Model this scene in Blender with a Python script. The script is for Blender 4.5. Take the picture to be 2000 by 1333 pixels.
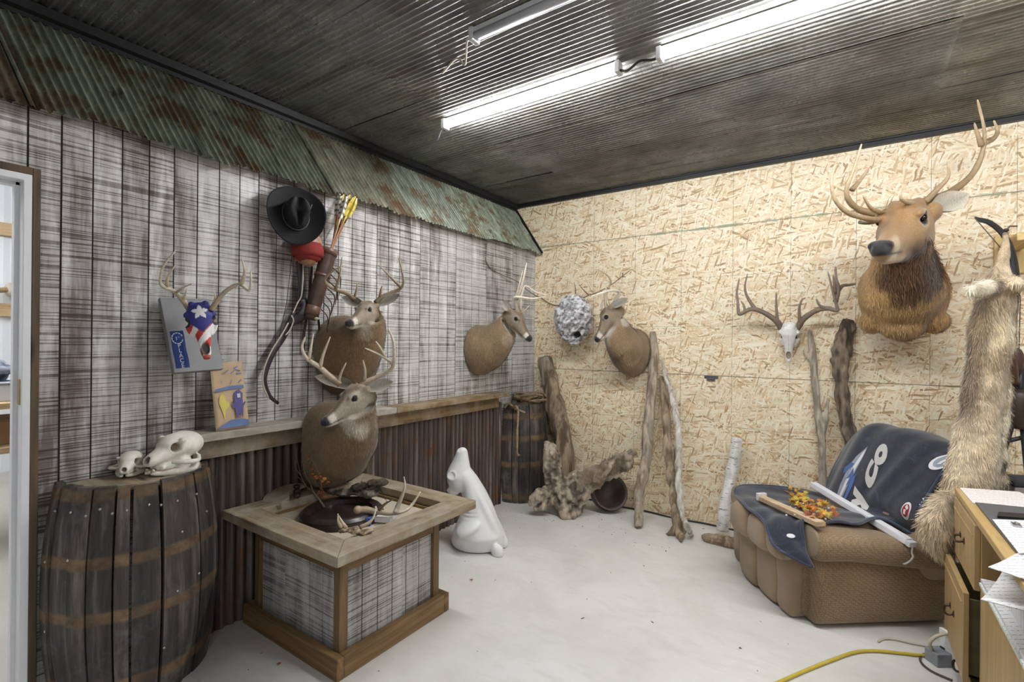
import bpy, bmesh, math, random
import numpy as np
from mathutils import Vector, Matrix, noise as mnoise

for o in list(bpy.data.objects): bpy.data.objects.remove(o)
random.seed(7)
SC = bpy.context.scene
COL = SC.collection
PI = math.pi
V = lambda *a: np.array(a, float)

# ---------------------------------------------------------------- camera
CF, CYAW, CPIT, CROL = 963.13, 0.604087, -0.000963, -0.009121
CAM = V(2.6644, -4.2671, 1.4851)
_f = V(-math.sin(CYAW)*math.cos(CPIT), math.cos(CYAW)*math.cos(CPIT), -math.sin(CPIT))
_r = V(math.cos(CYAW), math.sin(CYAW), 0)
_d = np.cross(_f, _r)
_c, _s = math.cos(CROL), math.sin(CROL)
CR = np.array([_c*_r+_s*_d, -_s*_r+_c*_d, _f])          # rows: right, down, forward
cam_d = bpy.data.cameras.new('camera'); cam = bpy.data.objects.new('camera', cam_d); COL.objects.link(cam)
cam_d.sensor_width = 36; cam_d.lens = CF/2000*36; cam_d.clip_start = .05; cam_d.clip_end = 60
mw = Matrix.Identity(4)
for i in range(3):
    mw[i][0] = CR[0][i]; mw[i][1] = -CR[1][i]; mw[i][2] = -CR[2][i]; mw[i][3] = CAM[i]
cam.matrix_world = mw
SC.camera = cam
SC.view_settings.view_transform = 'Standard'; SC.view_settings.look = 'None'
SC.view_settings.gamma = 1; SC.view_settings.use_curve_mapping = False
SC.view_settings.exposure = 1.25
w = bpy.data.worlds.new('world'); SC.world = w; w.use_nodes = True
w.node_tree.nodes['Background'].inputs[0].default_value = (.8, .9, 1, 1)
w.node_tree.nodes['Background'].inputs[1].default_value = .3

# measuring helpers: where the sight line of a photo point meets a plane of the room
def ray(u, v): return CR.T @ V((u-1000)/CF, (v-666.5)/CF, 1)
def onx(u, v, x): d = ray(u, v); return CAM+d*((x-CAM[0])/d[0])
def ony(u, v, y): d = ray(u, v); return CAM+d*((y-CAM[1])/d[1])
def onz(u, v, z): d = ray(u, v); return CAM+d*((z-CAM[2])/d[2])
def p3(u, v, d): return CAM+ray(u, v)*d
def dep(p): return float(CR[2] @ (np.array(p)-CAM))

# ---------------------------------------------------------------- mesh tools
def nrm(a):
    a = np.array(a, float); return a/(np.linalg.norm(a)+1e-12)
def cr(pts, k=6):
    """Catmull-Rom through the points (rows may carry extra columns such as a radius)."""
    P = np.array(pts, float); n = len(P)
    if n < 3: return np.array([P[0]+(P[-1]-P[0])*t for t in np.linspace(0, 1, k+1)])
    Q = np.vstack([2*P[0]-P[1], P, 2*P[-1]-P[-2]]); out = []
    for i in range(n-1):
        a, b, c, d = Q[i:i+4]
        for t in np.linspace(0, 1, k, endpoint=False):
            out.append(.5*((2*b)+(c-a)*t+(2*a-5*b+4*c-d)*t*t+(3*b-a-3*c+d)*t**3))
    out.append(P[-1]); return np.array(out)
class M:
    def __init__(s): s.v = []; s.f = []; s.c = []; s.mi = []; s.n = 0
    def add(s, vs, fs, col=(1, 1, 1), mi=0):
        vs = np.asarray(vs, float).reshape(-1, 3); b = s.n
        s.v.append(vs); c = np.asarray(col, float)
        s.c.append(np.tile(c, (len(vs), 1)) if c.ndim == 1 else c)
        s.f += [tuple(int(i)+b for i in f) for f in fs]; s.mi += [mi]*len(fs); s.n += len(vs); return s
    def V(s): return np.vstack(s.v)
    def obox(s, c, ax, h, col=(1, 1, 1), mi=0):
        c = np.array(c, float); ax = np.array(ax, float)
        vs = [c+ax[0]*h[0]*x+ax[1]*h[1]*y+ax[2]*h[2]*z for x in (-1, 1) for y in (-1, 1) for z in (-1, 1)]
        fs = [(0, 1, 3, 2), (4, 6, 7, 5), (0, 4, 5, 1), (2, 3, 7, 6), (0, 2, 6, 4), (1, 5, 7, 3)]
        if np.dot(np.cross(ax[0], ax[1]), ax[2]) < 0: fs = [f[::-1] for f in fs]
        return s.add(vs, fs, col, mi)
    def box(s, lo, hi, col=(1, 1, 1), mi=0):
        lo = np.array(lo, float); hi = np.array(hi, float)
        return s.obox((lo+hi)/2, np.eye(3), (hi-lo)/2, col, mi)
    def hexa(s, p, col=(1, 1, 1), mi=0):
        """eight corners: bottom ring then top ring (counter-clockwise seen from above)"""
        return s.add(p, [(3, 2, 1, 0), (4, 5, 6, 7), (0, 1, 5, 4), (1, 2, 6, 5), (2, 3, 7, 6), (3, 0, 4, 7)], col, mi)
    def rings(s, R, closed=True, cap=True, col=(1, 1, 1), mi=0):
        R = np.asarray(R, float); m, n = R.shape[:2]; fs = []
        for i in range(m-1):
            for j in range(n if closed else n-1):
                k = (j+1) % n; fs.append((i*n+j, i*n+k, (i+1)*n+k, (i+1)*n+j))
        if cap and closed: fs.append(tuple(range(n-1, -1, -1))); fs.append(tuple((m-1)*n+j for j in range(n)))
        c = np.asarray(col, float)
        if c.ndim == 2 and len(c) == m: c = np.repeat(c, n, axis=0)
        return s.add(R.reshape(-1, 3), fs, c, mi)
    def tube(s, path, rad, n=8, col=(1, 1, 1), flat=1, hint=None, bump=0, seed=0, mi=0):
        P = np.array(path, float)[:, :3]; m = len(P)
        r = np.full(m, float(rad)) if np.isscalar(rad) else np.interp(np.linspace(0, 1, m), np.linspace(0, 1, len(rad)), rad)
        T = np.gradient(P, axis=0); T /= (np.linalg.norm(T, axis=1)[:, None]+1e-12)
        up = np.array(hint, float) if hint is not None else (V(0, 0, 1) if abs(T[0][2]) < .9 else V(1, 0, 0))
        a = nrm(np.cross(T[0], up)); R = []; rs = np.random.RandomState(seed+3)
        ph = rs.rand(4)*6.28
        for i in range(m):
            if hint is not None: a = nrm(np.cross(T[i], up))
            else: a = nrm(a-T[i]*np.dot(a, T[i]))
            b = np.cross(T[i], a)
            th = np.linspace(0, 2*PI, n, endpoint=False)
            k = np.ones(n)
            if bump: k = 1+bump*(np.sin(3*th+ph[0]+i*.31)*.5+np.sin(2*th+ph[1]-i*.5)*.5+np.sin(5*th+ph[2])*.35+math.sin(i*1.3+ph[3])*.35)
            R.append(P[i]+r[i]*(np.outer(np.cos(th)*k, a)+np.outer(np.sin(th)*k*flat, b)))
        R = np.array(R)
        return s.rings(R, True, True, col, mi)
    def ell(s, c, r, ax=None, nu=12, nv=8, col=(1, 1, 1), e1=1, e2=1, mi=0):
        """ellipsoid / superquadric"""
        r = np.full(3, r, float) if np.isscalar(r) else np.array(r, float)
        ax = np.eye(3) if ax is None else np.array(ax, float)
        sp = lambda x, e: np.sign(x)*np.abs(x)**e
        R = []
        for ph in np.linspace(-PI/2, PI/2, nv+1):
            ph = max(min(ph, PI/2-.02), -PI/2+.02)
            th = np.linspace(0, 2*PI, nu, endpoint=False)
            x = sp(np.cos(ph), e1)*sp(np.cos(th), e2); y = sp(np.cos(ph), e1)*sp(np.sin(th), e2); z = np.full(nu, sp(np.sin(ph), e1))
            R.append(np.array(c)+np.outer(x*r[0], ax[0])+np.outer(y*r[1], ax[1])+np.outer(z*r[2], ax[2]))
        return s.rings(R, True, True, col, mi)
    def loft(s, secs, n=24, col=(1, 1, 1), up=(0, 0, 1), egg=0, mi=0):
        """secs: (centre, normal, half width, half height[, egg]) - ellipses standing across a path"""
        R = []; th = np.linspace(0, 2*PI, n, endpoint=False)
        for q in secs:
            c, N, a, b = q[:4]; e = q[4] if len(q) > 4 else egg; xp = q[5] if len(q) > 5 else 1
            N = nrm(N); S = nrm(np.cross(up, N)) if abs(np.dot(nrm(up), N)) < .99 else V(0, 1, 0); U = np.cross(N, S)
            k = 1+e*np.sin(th)
            cs, sn = np.sign(np.cos(th))*np.abs(np.cos(th))**xp, np.sign(np.sin(th))*np.abs(np.sin(th))**xp
            R.append(np.array(c)+np.outer(cs*a*k, S)+np.outer(sn*b, U))
        return s.rings(R, True, True, col, mi)
    def lathe(s, prof, c=(0, 0, 0), ax=None, n=32, col=(1, 1, 1), cap=False, mi=0):
        ax = np.eye(3) if ax is None else np.array(ax, float)
        th = np.linspace(0, 2*PI, n, endpoint=False)
        R = [np.array(c)+np.outer(np.cos(th)*r, ax[0])+np.outer(np.sin(th)*r, ax[1])+ax[2]*z for r, z in prof]
        return s.rings(R, True, cap, col, mi)
    def grid(s, P, col=(1, 1, 1), mi=0): return s.rings(P, False, False, col, mi)
    def prism(s, poly, o, X, Y, t, col=(1, 1, 1), mi=0):
        """outline in the plane (o, X, Y), thickened by t along X x Y"""
        X = np.array(X, float); Y = np.array(Y, float); N = nrm(np.cross(X, Y)); n = len(poly)
        a = [np.array(o)+X*p[0]+Y*p[1] for p in poly]; b = [q+N*t for q in a]
        fs = [tuple(range(n-1, -1, -1)), tuple(range(n, 2*n))]+[(i, (i+1) % n, n+(i+1) % n, n+i) for i in range(n)]
        return s.add(a+b, fs, col, mi)
    def build(s, name, mats, parent=None, smooth=True, bevel=0, label=None, solid=0, subsurf=0, auto=None):
        me = bpy.data.meshes.new(name); vs = s.V(); org = V(0, 0, 0)
        if parent is not None: org = np.array(parent.matrix_basis.translation) if parent.parent is None else np.array(parent.get('org', (0, 0, 0)))
        me.from_pydata((vs-org).tolist(), [], s.f)
        a = me.color_attributes.new('Col', 'FLOAT_COLOR', 'POINT')
        c = np.hstack([np.vstack(s.c), np.ones((len(vs), 1))]).astype(np.float32)
        a.data.foreach_set('color', c.ravel())
        for mm in (mats if isinstance(mats, (list, tuple)) else [mats]): me.materials.append(mm)
        if any(s.mi): me.polygons.foreach_set('material_index', s.mi)
        bm = bmesh.new(); bm.from_mesh(me)
        if not solid: bmesh.ops.recalc_face_normals(bm, faces=bm.faces)
        bm.to_mesh(me); bm.free()
        me.polygons.foreach_set('use_smooth', [bool(smooth)]*len(me.polygons))
        if smooth and auto:
            try: me.set_sharp_from_angle(angle=math.radians(auto))
            except Exception: pass
        me.update()
        o = bpy.data.objects.new(name, me); COL.objects.link(o)
        if parent is not None:
            o.parent = parent; o['org'] = org.tolist()
        if bevel:
            b = o.modifiers.new('bevel', 'BEVEL'); b.width = bevel; b.segments = 2; b.limit_method = 'ANGLE'
        if solid:
            b = o.modifiers.new('solid', 'SOLIDIFY'); b.thickness = solid; b.offset = 0
        if subsurf:
            b = o.modifiers.new('sub', 'SUBSURF'); b.levels = subsurf; b.render_levels = subsurf
        if label: o['label'] = label
        return o
def remesh(m, vox, it=3):
    """one continuous skin over overlapping volumes"""
    o = m.build('tmp', [], smooth=False); md = o.modifiers.new('r', 'REMESH'); md.mode = 'VOXEL'; md.voxel_size = vox
    e = o.evaluated_get(bpy.context.evaluated_depsgraph_get()); me = bpy.data.meshes.new_from_object(e)
    bm = bmesh.new(); bm.from_mesh(me)
    for _ in range(it): bmesh.ops.smooth_vert(bm, verts=bm.verts, factor=.5, use_axis_x=True, use_axis_y=True, use_axis_z=True)
    bm.to_mesh(me); bm.free()
    vs = np.array([v.co[:] for v in me.vertices]); fs = [tuple(p.vertices) for p in me.polygons]
    om = o.data; bpy.data.objects.remove(o); bpy.data.meshes.remove(om); bpy.data.meshes.remove(me)
    r = M(); r.add(vs, fs); return r
def vnoise(P, sc, seed=0, octs=2):
    """smooth pseudo noise -1..1 for an array of points"""
    P = np.asarray(P, float)*sc; rs = np.random.RandomState(seed); out = np.zeros(len(P)); a = 1.
    for o in range(octs):
        for k in range(4):
            d = rs.randn(3); d /= np.linalg.norm(d); d2 = rs.randn(3)*.8
            out += a*.35*np.sin(P@(d*1.9)+rs.rand()*6+1.3*np.sin(P@d2+rs.rand()*6))
        P = P*2.13; a *= .5
    return np.clip(out, -1.5, 1.5)
def normals(m):
    vs = m.V(); N = np.zeros_like(vs)
    for f in m.f:
        a = vs[f[0]]; n = np.cross(vs[f[1]]-a, vs[f[2]]-a)
        if len(f) > 3: n = n+np.cross(vs[f[2]]-a, vs[f[3]]-a)
        for i in f: N[i] += n
    return N/(np.linalg.norm(N, axis=1)[:, None]+1e-12)
def sm(x, a, b):
    t = np.clip((x-a)/(b-a), 0, 1); return t*t*(3-2*t)
def paint(col, mask, c):
    k = np.clip(mask, 0, 1)[:, None]; return col*(1-k)+np.array(c)*k
def text_geo(s, size, bold=0.0, align='CENTER'):
    cu = bpy.data.curves.new('t', 'FONT'); cu.body = s; cu.size = size; cu.offset = bold; cu.align_x = align; cu.resolution_u = 4
    o = bpy.data.objects.new('t', cu); COL.objects.link(o); bpy.context.view_layer.update()
    me = bpy.data.meshes.new_from_object(o.evaluated_get(bpy.context.evaluated_depsgraph_get()))
    vs = np.array([v.co[:] for v in me.vertices]).reshape(-1, 3); fs = [tuple(p.vertices) for p in me.polygons]
    bpy.data.objects.remove(o); bpy.data.curves.remove(cu); bpy.data.meshes.remove(me)
    return vs, fs

# ---------------------------------------------------------------- scene tree
def tag(o, label, cat, group=None):
    o['label'] = label; o['category'] = cat
    if group: o['group'] = group
    return o
def thing(name, loc, label, cat, group=None):
    o = bpy.data.objects.new(name, None); COL.objects.link(o); o.location = [float(x) for x in loc]
    o.empty_display_size = .05; return tag(o, label, cat, group)
def struct(name, m, mats, smooth=False, bevel=0, parent=None):
    o = m.build(name, mats, parent, smooth, bevel)
    if parent is None: o['kind'] = 'structure'
    return o

# ---------------------------------------------------------------- materials
class T:
    def __init__(s, name):
        s.mt = bpy.data.materials.new(name); s.mt.use_nodes = True; s.t = s.mt.node_tree; s.b = s.t.nodes['Principled BSDF']; s._co = None
    def n(s, typ, ins=None, out=0, **pr):
        x = s.t.nodes.new(typ)
        for k, v in pr.items(): setattr(x, k, v)
        for k, v in (ins or {}).items(): s.put(x.inputs[k], v)
        return x.outputs[out]
    def put(s, i, v):
        if isinstance(v, bpy.types.NodeSocket): s.t.links.new(v, i)
        else:
            if hasattr(i.default_value, '__len__') and hasattr(v, '__len__') and len(i.default_value) == 4 and len(v) == 3: v = (*v, 1)
            i.default_value = v
    def co(s):
        if s._co is None: s._co = s.n('ShaderNodeTexCoord', out='Object')
        return s._co
    def map(s, v, scale=(1, 1, 1), rot=(0, 0, 0), loc=(0, 0, 0)):
        if np.isscalar(scale): scale = (scale,)*3
        return s.n('ShaderNodeMapping', {'Vector': v, 'Scale': scale, 'Rotation': rot, 'Location': loc})
    def noise(s, v, scale=5, detail=3, rough=.55, dist=0, out=0):
        return s.n('ShaderNodeTexNoise', {'Vector': v, 'Scale': scale, 'Detail': detail, 'Roughness': rough, 'Distortion': dist}, out)
    def vor(s, v, scale=1, out='Distance', feature='F1', rnd=1):
        return s.n('ShaderNodeTexVoronoi', {'Vector': v, 'Scale': scale, 'Randomness': rnd}, out, feature=feature)
    def ramp(s, f, st):
        x = s.t.nodes.new('ShaderNodeValToRGB'); s.put(x.inputs[0], f); e = x.color_ramp.elements
        while len(e) < len(st): e.new(.5)
        for i, (p, c) in enumerate(st):
            e[i].position = p; e[i].color = (c, c, c, 1) if np.isscalar(c) else (*c, 1)
        return x.outputs[0]
    def mix(s, f, a, b, mode='MIX'):
        x = s.t.nodes.new('ShaderNodeMix'); x.data_type = 'RGBA'; x.blend_type = mode
        s.put(x.inputs[0], f); s.put(x.inputs[6], a); s.put(x.inputs[7], b); return x.outputs[2]
    def m(s, op, a, b=0, c=None):
        x = s.t.nodes.new('ShaderNodeMath'); x.operation = op; s.put(x.inputs[0], a); s.put(x.inputs[1], b)
        if c is not None: s.put(x.inputs[2], c)
        return x.outputs[0]
    def sep(s, v):
        x = s.t.nodes.new('ShaderNodeSeparateXYZ'); s.put(x.inputs[0], v); return x.outputs
    def xyz(s, x=0, y=0, z=0):
        q = s.t.nodes.new('ShaderNodeCombineXYZ')
        for i, v in enumerate((x, y, z)): s.put(q.inputs[i], v)
        return q.outputs[0]
    def col(s): return s.n('ShaderNodeVertexColor', out='Color', layer_name='Col')
    def bump(s, h, strength=.3, dist=.01, nrm=None):
        i = {'Height': h, 'Strength': strength, 'Distance': dist}
        if nrm is not None: i['Normal'] = nrm
        return s.n('ShaderNodeBump', i)
    def done(s, color=None, rough=.6, metal=0, normal=None, emis=None, es=0, spec=None, sheen=None):
        if color is not None: s.put(s.b.inputs['Base Color'], color)
        s.put(s.b.inputs['Roughness'], rough); s.put(s.b.inputs['Metallic'], metal)
        if normal is not None: s.put(s.b.inputs['Normal'], normal)
        if emis is not None: s.put(s.b.inputs['Emission Color'], emis); s.put(s.b.inputs['Emission Strength'], es)
        if spec is not None: s.put(s.b.inputs['Specular IOR Level'], spec)
        if sheen: s.put(s.b.inputs['Sheen Weight'], sheen)
        return s.mt
def plain(name, c, rough=.6, metal=0, var=.12, sc=30, bump=.1):
    t = T(name); n = t.noise(t.co(), sc, 4, .6)
    return t.done(t.mix(n, [max(0, x*(1-var)) for x in c], [x*(1+var) for x in c]), rough, metal, t.bump(n, bump, .004))
def vcm(name, rough=.7, var=.35, sc=60, bump=.3, bd=.004, stretch=(1, 1, 1), sheen=None, spec=None):
    """colour comes from the mesh's own paint, broken up by fine noise"""
    t = T(name); v = t.map(t.co(), stretch); n = t.noise(v, sc, 5, .65)
    k = t.ramp(n, [(.25, 1-var), (.75, 1+var*.5)])
    return t.done(t.mix(1, t.col(), k, 'MULTIPLY'), rough, 0, t.bump(n, bump, bd), sheen=sheen, spec=spec)
def woodm(name, dark, light, axis=0, scale=1, rough=.65, knots=True, wear=None):
    """plank wood with grain running along the given local axis"""
    t = T(name); st = [28, 28, 28]; st[axis] = 1.6
    v = t.map(t.co(), [x*scale for x in st]); n = t.noise(v, 1, 6, .62, .7)
    c = t.ramp(n, [(.28, dark), (.5, [(a+b)/2 for a, b in zip(dark, light)]), (.72, light)])
    if knots:
        st2 = [9, 9, 9]; st2[axis] = 2.2
        k = t.vor(t.map(t.co(), [x*scale for x in st2]), 1); kk = t.ramp(k, [(.05, 1), (.16, 0)])
        c = t.mix(kk, c, [x*.35 for x in dark])
    if wear:
        w_ = t.ramp(t.noise(t.co(), 5, 4, .7), [(.42, 0), (.68, 1)]); c = t.mix(w_, c, wear)
    return t.done(c, rough, 0, t.bump(n, .35, .003))

def barn(name, dark, pale, bias=0.0, linew=1.0, more=0.0):
    """whitewashed rough-sawn board: dark saw kerfs across, worn streaks along"""
    t = T(name); x, y, z = t.sep(t.co()); h = t.m('ADD', x, y); mu = lambda q, k: t.m('MULTIPLY', q, k)
    pid = t.m('FLOOR', t.m('DIVIDE', h, .1016)); rnd = t.n('ShaderNodeTexWhiteNoise', {'W': pid}, 0, noise_dimensions='1D')
    gid = t.m('FLOOR', t.m('DIVIDE', h, .4064)); grn = t.n('ShaderNodeTexWhiteNoise', {'W': gid}, 0, noise_dimensions='1D')
    wob = mu(t.noise(t.xyz(mu(h, 3), 0, mu(z, 2)), 1, 2), .012); zz = t.m('ADD', z, wob)
    k1 = t.noise(t.xyz(mu(h, .9), mu(grn, 9), mu(zz, 150)), 1, 1, .5)
    k3 = t.noise(t.xyz(mu(h, .7), mu(grn, 31), mu(zz, 48)), 1, 1, .5)
    k2 = t.noise(t.xyz(mu(h, 9), mu(rnd, 5), mu(zz, 210)), 1, 2, .6)
    big = t.noise(t.xyz(mu(h, 3.2), 3.3, mu(z, 1.3)), 1, 3, .6)
    st = t.noise(t.xyz(mu(h, 46), mu(rnd, 9), mu(z, 2.4)), 1, 4, .7)
    sm_ = t.noise(t.xyz(mu(h, 11), mu(rnd, 7), mu(z, 2.0)), 1, 4, .6)
    amt = t.m('ADD', t.m('ADD', mu(big, .5), mu(st, .32)), t.m('ADD', mu(sm_, .75), bias-.28))
    if more: amt = t.m('ADD', amt, mu(t.n('ShaderNodeMapRange', {'Value': h, 'From Min': -3.1, 'From Max': -1.0}), more))
    W = t.ramp(amt, [(.36, 0), (.50, .6), (.62, 1)])
    c = t.mix(W, [.175*.5+q*1.4 for q in dark], pale); c = t.mix(t.ramp(sm_, [(.56, 0), (.70, .9)]), c, [min(.95, q*1.35) for q in pale])
    l1 = t.ramp(k1, [(.555, 0), (.60, .95)]); l3 = t.ramp(k3, [(.695, 0), (.71, .9)]); l2 = t.ramp(k2, [(.57, 0), (.66, .75)])
    keep = t.ramp(amt, [(.40, 1), (.72, .42)])
    ln = mu(t.m('MAXIMUM', t.m('MAXIMUM', l1, l2), l3), mu(keep, linew))
    c = t.mix(ln, c, dark)
    hb = t.m('SUBTRACT', mu(st, .5), ln)
    return t.done(c, .75, 0, t.bump(hb, .3, .002))
def osb(name):
    t = T(name); co = t.co(); x, y, z = t.sep(co); v0 = t.xyz(x, z, 0)
    n0 = t.noise(t.map(v0, (10, 40, 1)), 1, 4, .6)
    c = t.ramp(n0, [(.3, (.58, .41, .22)), (.6, (.76, .60, .37))]); hgt = None
    warp = t.noise(v0, 9, 2, .5, out=1)
    for i, (ang, sx, sy, thr) in enumerate([(72, 12, 60, .45), (-58, 12, 62, .5), (38, 10.5, 58, .42), (-36, 10, 66, .42), (14, 9, 58, .45), (-16, 9, 68, .5), (62, 12, 85, .6), (-50, 12, 90, .62), (28, 11, 84, .6), (-8, 10, 80, .64), (-75, 14, 110, .78)]):
        v = t.mix(.035, v0, warp, 'ADD')
        a = t.map(v, (1, 1, 1), (0, 0, math.radians(ang)), (i*1.7, i*.9, 0)); a = t.map(a, (sx, sy, 1))
        r = t.n('ShaderNodeTexVoronoi', {'Vector': a, 'Scale': 1}, 'Color', voronoi_dimensions='2D')
        e = t.sep(r); on = t.m('GREATER_THAN', e[0], thr)
        g = t.noise(t.map(a, (.35, 3.5, 1)), 1, 2, .5)
        k = t.m('ADD', t.m('MULTIPLY', e[1], .8), t.m('MULTIPLY', g, .25))
        cc = t.ramp(k, [(.10, (.34, .20, .095)), (.20, (.60, .42, .23)), (.34, (.77, .60, .375)), (.60, (.85, .735, .53)), (.9, (.91, .835, .67))])
        c = t.mix(on, c, cc)
        hh = t.m('MULTIPLY', on, t.m('MULTIPLY', e[2], 1)); hgt = hh if hgt is None else t.m('MAXIMUM', hgt, hh)
    brk = t.ramp(t.noise(v0, 14, 3, .6), [(.36, 0), (.5, 1)])
    def line(q, off, per, wd):
        a = t.m('PINGPONG', t.m('SUBTRACT', q, off), per/2); return t.m('LESS_THAN', a, wd)
    ln = t.m('MULTIPLY', t.m('MAXIMUM', line(x, .2436, .4064, .0016), line(z, 0, .4064, .0012)), t.m('MULTIPLY', brk, .75))
    seam = line(z, 0, 1.2192, .0026)
    c = t.mix(ln, c, (.10, .12, .08)); c = t.mix(t.m('MULTIPLY', seam, .85), c, (.12, .13, .08))
    paintm = t.m('MULTIPLY', t.m('LESS_THAN', t.m('ABSOLUTE', t.m('SUBTRACT', z, 2.4384)), .012), t.ramp(t.noise(v0, 4, 4, .7), [(.48, 0), (.6, .8)]))
    c = t.mix(paintm, c, (.25, .28, .17))
    return t.done(c, .55, 0, t.bump(hgt, .25, .002))
# ---------------------------------------------------------------- room
ZC = 2.91
def corr(m, o, along, across, up, L, W, pitch=.0335, amp=.0058, seg=8, col=(1, 1, 1), lift=0, ph=0, jag=0, mi=0, valley_shade=0, shear=0, ymax=None):
    """corrugated sheet: ribs run along `along` (length L), repeat across `across` (width W)"""
    n = int(W/pitch*seg); P = []; rs = np.random.RandomState(int(abs(o[1]*100))+5); o = np.array(o, float)
    along, across, up = V(*along), V(*across), V(*up)
    dents = [(rs.rand()*L, rs.rand()*W, (rs.rand()-.5)*.01) for _ in range(5)]
    ts = np.linspace(0, 1, 7); C = []
    js = np.zeros(n+1)
    if jag:
        js = np.interp(np.arange(n+1), np.arange(0, n+2, 5), np.cumsum(rs.randn(len(np.arange(0, n+2, 5)))*.4))
        js = (js-js.mean()); js = jag*(js/(abs(js).max()+1e-9)+rs.randn(n+1)*.12)
    for i in range(n+1):
        q = i/n*W; row = []
        for t in ts:
            s = t*L+(js[i]*(1-t)**2 if jag else 0)
            h = amp*math.cos(2*PI*q/pitch+ph)+lift+sum(d*math.exp(-((s-a)**2+(q-b)**2)/.04) for a, b, d in dents)
            pq = o+along*s+across*(q+shear*(1-t))+up*h; pq[1] = pq[1] if ymax is None else min(pq[1], ymax); row.append(pq); C.append(np.array(col)*(1-valley_shade*(.5-.5*math.cos(2*PI*q/pitch+ph))))  # valleys painted darker in vertex colour as shade, to deepen the relief
        P.append(row)
    return m.grid(P, np.array(C), mi)

def galv():
    t = T('weathered galvanised sheet'); co = t.co(); vc = t.col()
    a = t.noise(co, 3.2, 5, .7); b = t.noise(t.map(co, (1.2, 16, 4)), 1, 4, .65); s = t.noise(co, 60, 3, .6)
    c = t.ramp(a, [(.3, (.17, .167, .158)), (.55, (.33, .326, .31)), (.75, (.50, .495, .47))])
    c = t.mix(t.ramp(b, [(.5, 0), (.72, .7)]), c, (.11, .085, .055))
    c = t.mix(t.ramp(t.noise(co, 11, 4, .7), [(.66, 0), (.74, .7)]), c, (.60, .57, .52))
    c = t.mix(t.ramp(s, [(.62, 0), (.75, .6)]), c, (.05, .045, .04))
    c = t.mix(1, c, vc, 'MULTIPLY')
    r = t.ramp(a, [(.3, .36), (.7, .22)])
    return t.done(c, r, .45, t.bump(t.noise(co, 35, 4, .6), .12, .003))
def patina():
    t = T('green painted rusting sheet'); co = t.co(); vc = t.col()
    a = t.noise(co, 4.5, 6, .72); b = t.noise(t.map(co, (6, 22, 6)), 1, 5, .7)
    c = t.ramp(b, [(.3, (.14, .155, .125)), (.5, (.32, .345, .29)), (.7, (.58, .59, .53))])
    c = t.mix(t.ramp(a, [(.50, 0), (.60, .9)]), c, (.17, .095, .045))
    c = t.mix(t.ramp(t.noise(t.map(co, loc=(4, 2, 1)), 7, 5, .7), [(.6, 0), (.68, .9)]), c, (.09, .07, .055))
    c = t.mix(1, c, vc, 'MULTIPLY')
    return t.done(c, .55, .25, t.bump(b, .4, .003))
def rust():
    t = T('rusted corrugated wainscot'); co = t.co()
    b = t.noise(t.map(co, (20, 26, 1.3)), 1, 5, .65); a = t.noise(co, 5, 5, .7)
    c = t.ramp(b, [(.3, (.05, .036, .03)), (.5, (.135, .10, .085)), (.66, (.26, .215, .19)), (.8, (.40, .36, .33))])
    c = t.mix(t.ramp(a, [(.55, 0), (.68, .75)]), c, (.20, .085, .03))
    return t.done(t.mix(1, c, t.col(), 'MULTIPLY'), .45, .3, t.bump(b, .4, .003))
def concrete():
    t = T('dusty pale concrete'); co = t.co(); a = t.noise(co, 1.6, 6, .62, .5); b = t.noise(t.map(co, (3, 8, 1), (0, 0, .6)), 1, 5, .7, 1.5); s = t.noise(co, 55, 4, .7)
    c = t.ramp(a, [(.3, (.60, .585, .55)), (.6, (.73, .72, .69))])
    c = t.mix(t.ramp(b, [(.5, 0), (.75, .35)]), c, (.50, .475, .43))
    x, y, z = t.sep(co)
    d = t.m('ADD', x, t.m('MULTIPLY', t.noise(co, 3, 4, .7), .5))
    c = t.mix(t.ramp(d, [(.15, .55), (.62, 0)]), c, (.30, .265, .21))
    c = t.mix(t.ramp(s, [(.68, 0), (.78, .5)]), c, (.32, .29, .25))
    return t.done(c, .62, 0, t.bump(t.noise(co, 18, 6, .7), .12, .004))

m_barn = barn('whitewashed rough-sawn siding', (.062, .045, .032), (.60, .585, .57), .0, 1.0, .10)
m_osb = osb('oriented strand board'); m_galv = galv(); m_pat = patina(); m_rust = rust(); m_conc = concrete()
m_blk = plain('black painted angle', (.012, .012, .013), .45)
m_brown = woodm('brown stained pine', (.045, .03, .018), (.16, .105, .055), 2)
m_browny = woodm('brown stained pine lengthwise', (.085, .05, .024), (.36, .235, .115), 1, wear=(.40, .33, .24))
m_white = plain('white gloss paint', (.82, .83, .86), .35, 0, .04)
m_drywall = plain('pale wall', (.62, .6, .57), .8, 0, .05)
m_gw = plain('white ribbed metal', (.86, .88, .9), .45, 0, .04)

fl = M(); fl.box((-5.2, -8.2, -.12), (4.72, .12, 0)); struct('floor', fl, m_conc)

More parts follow.
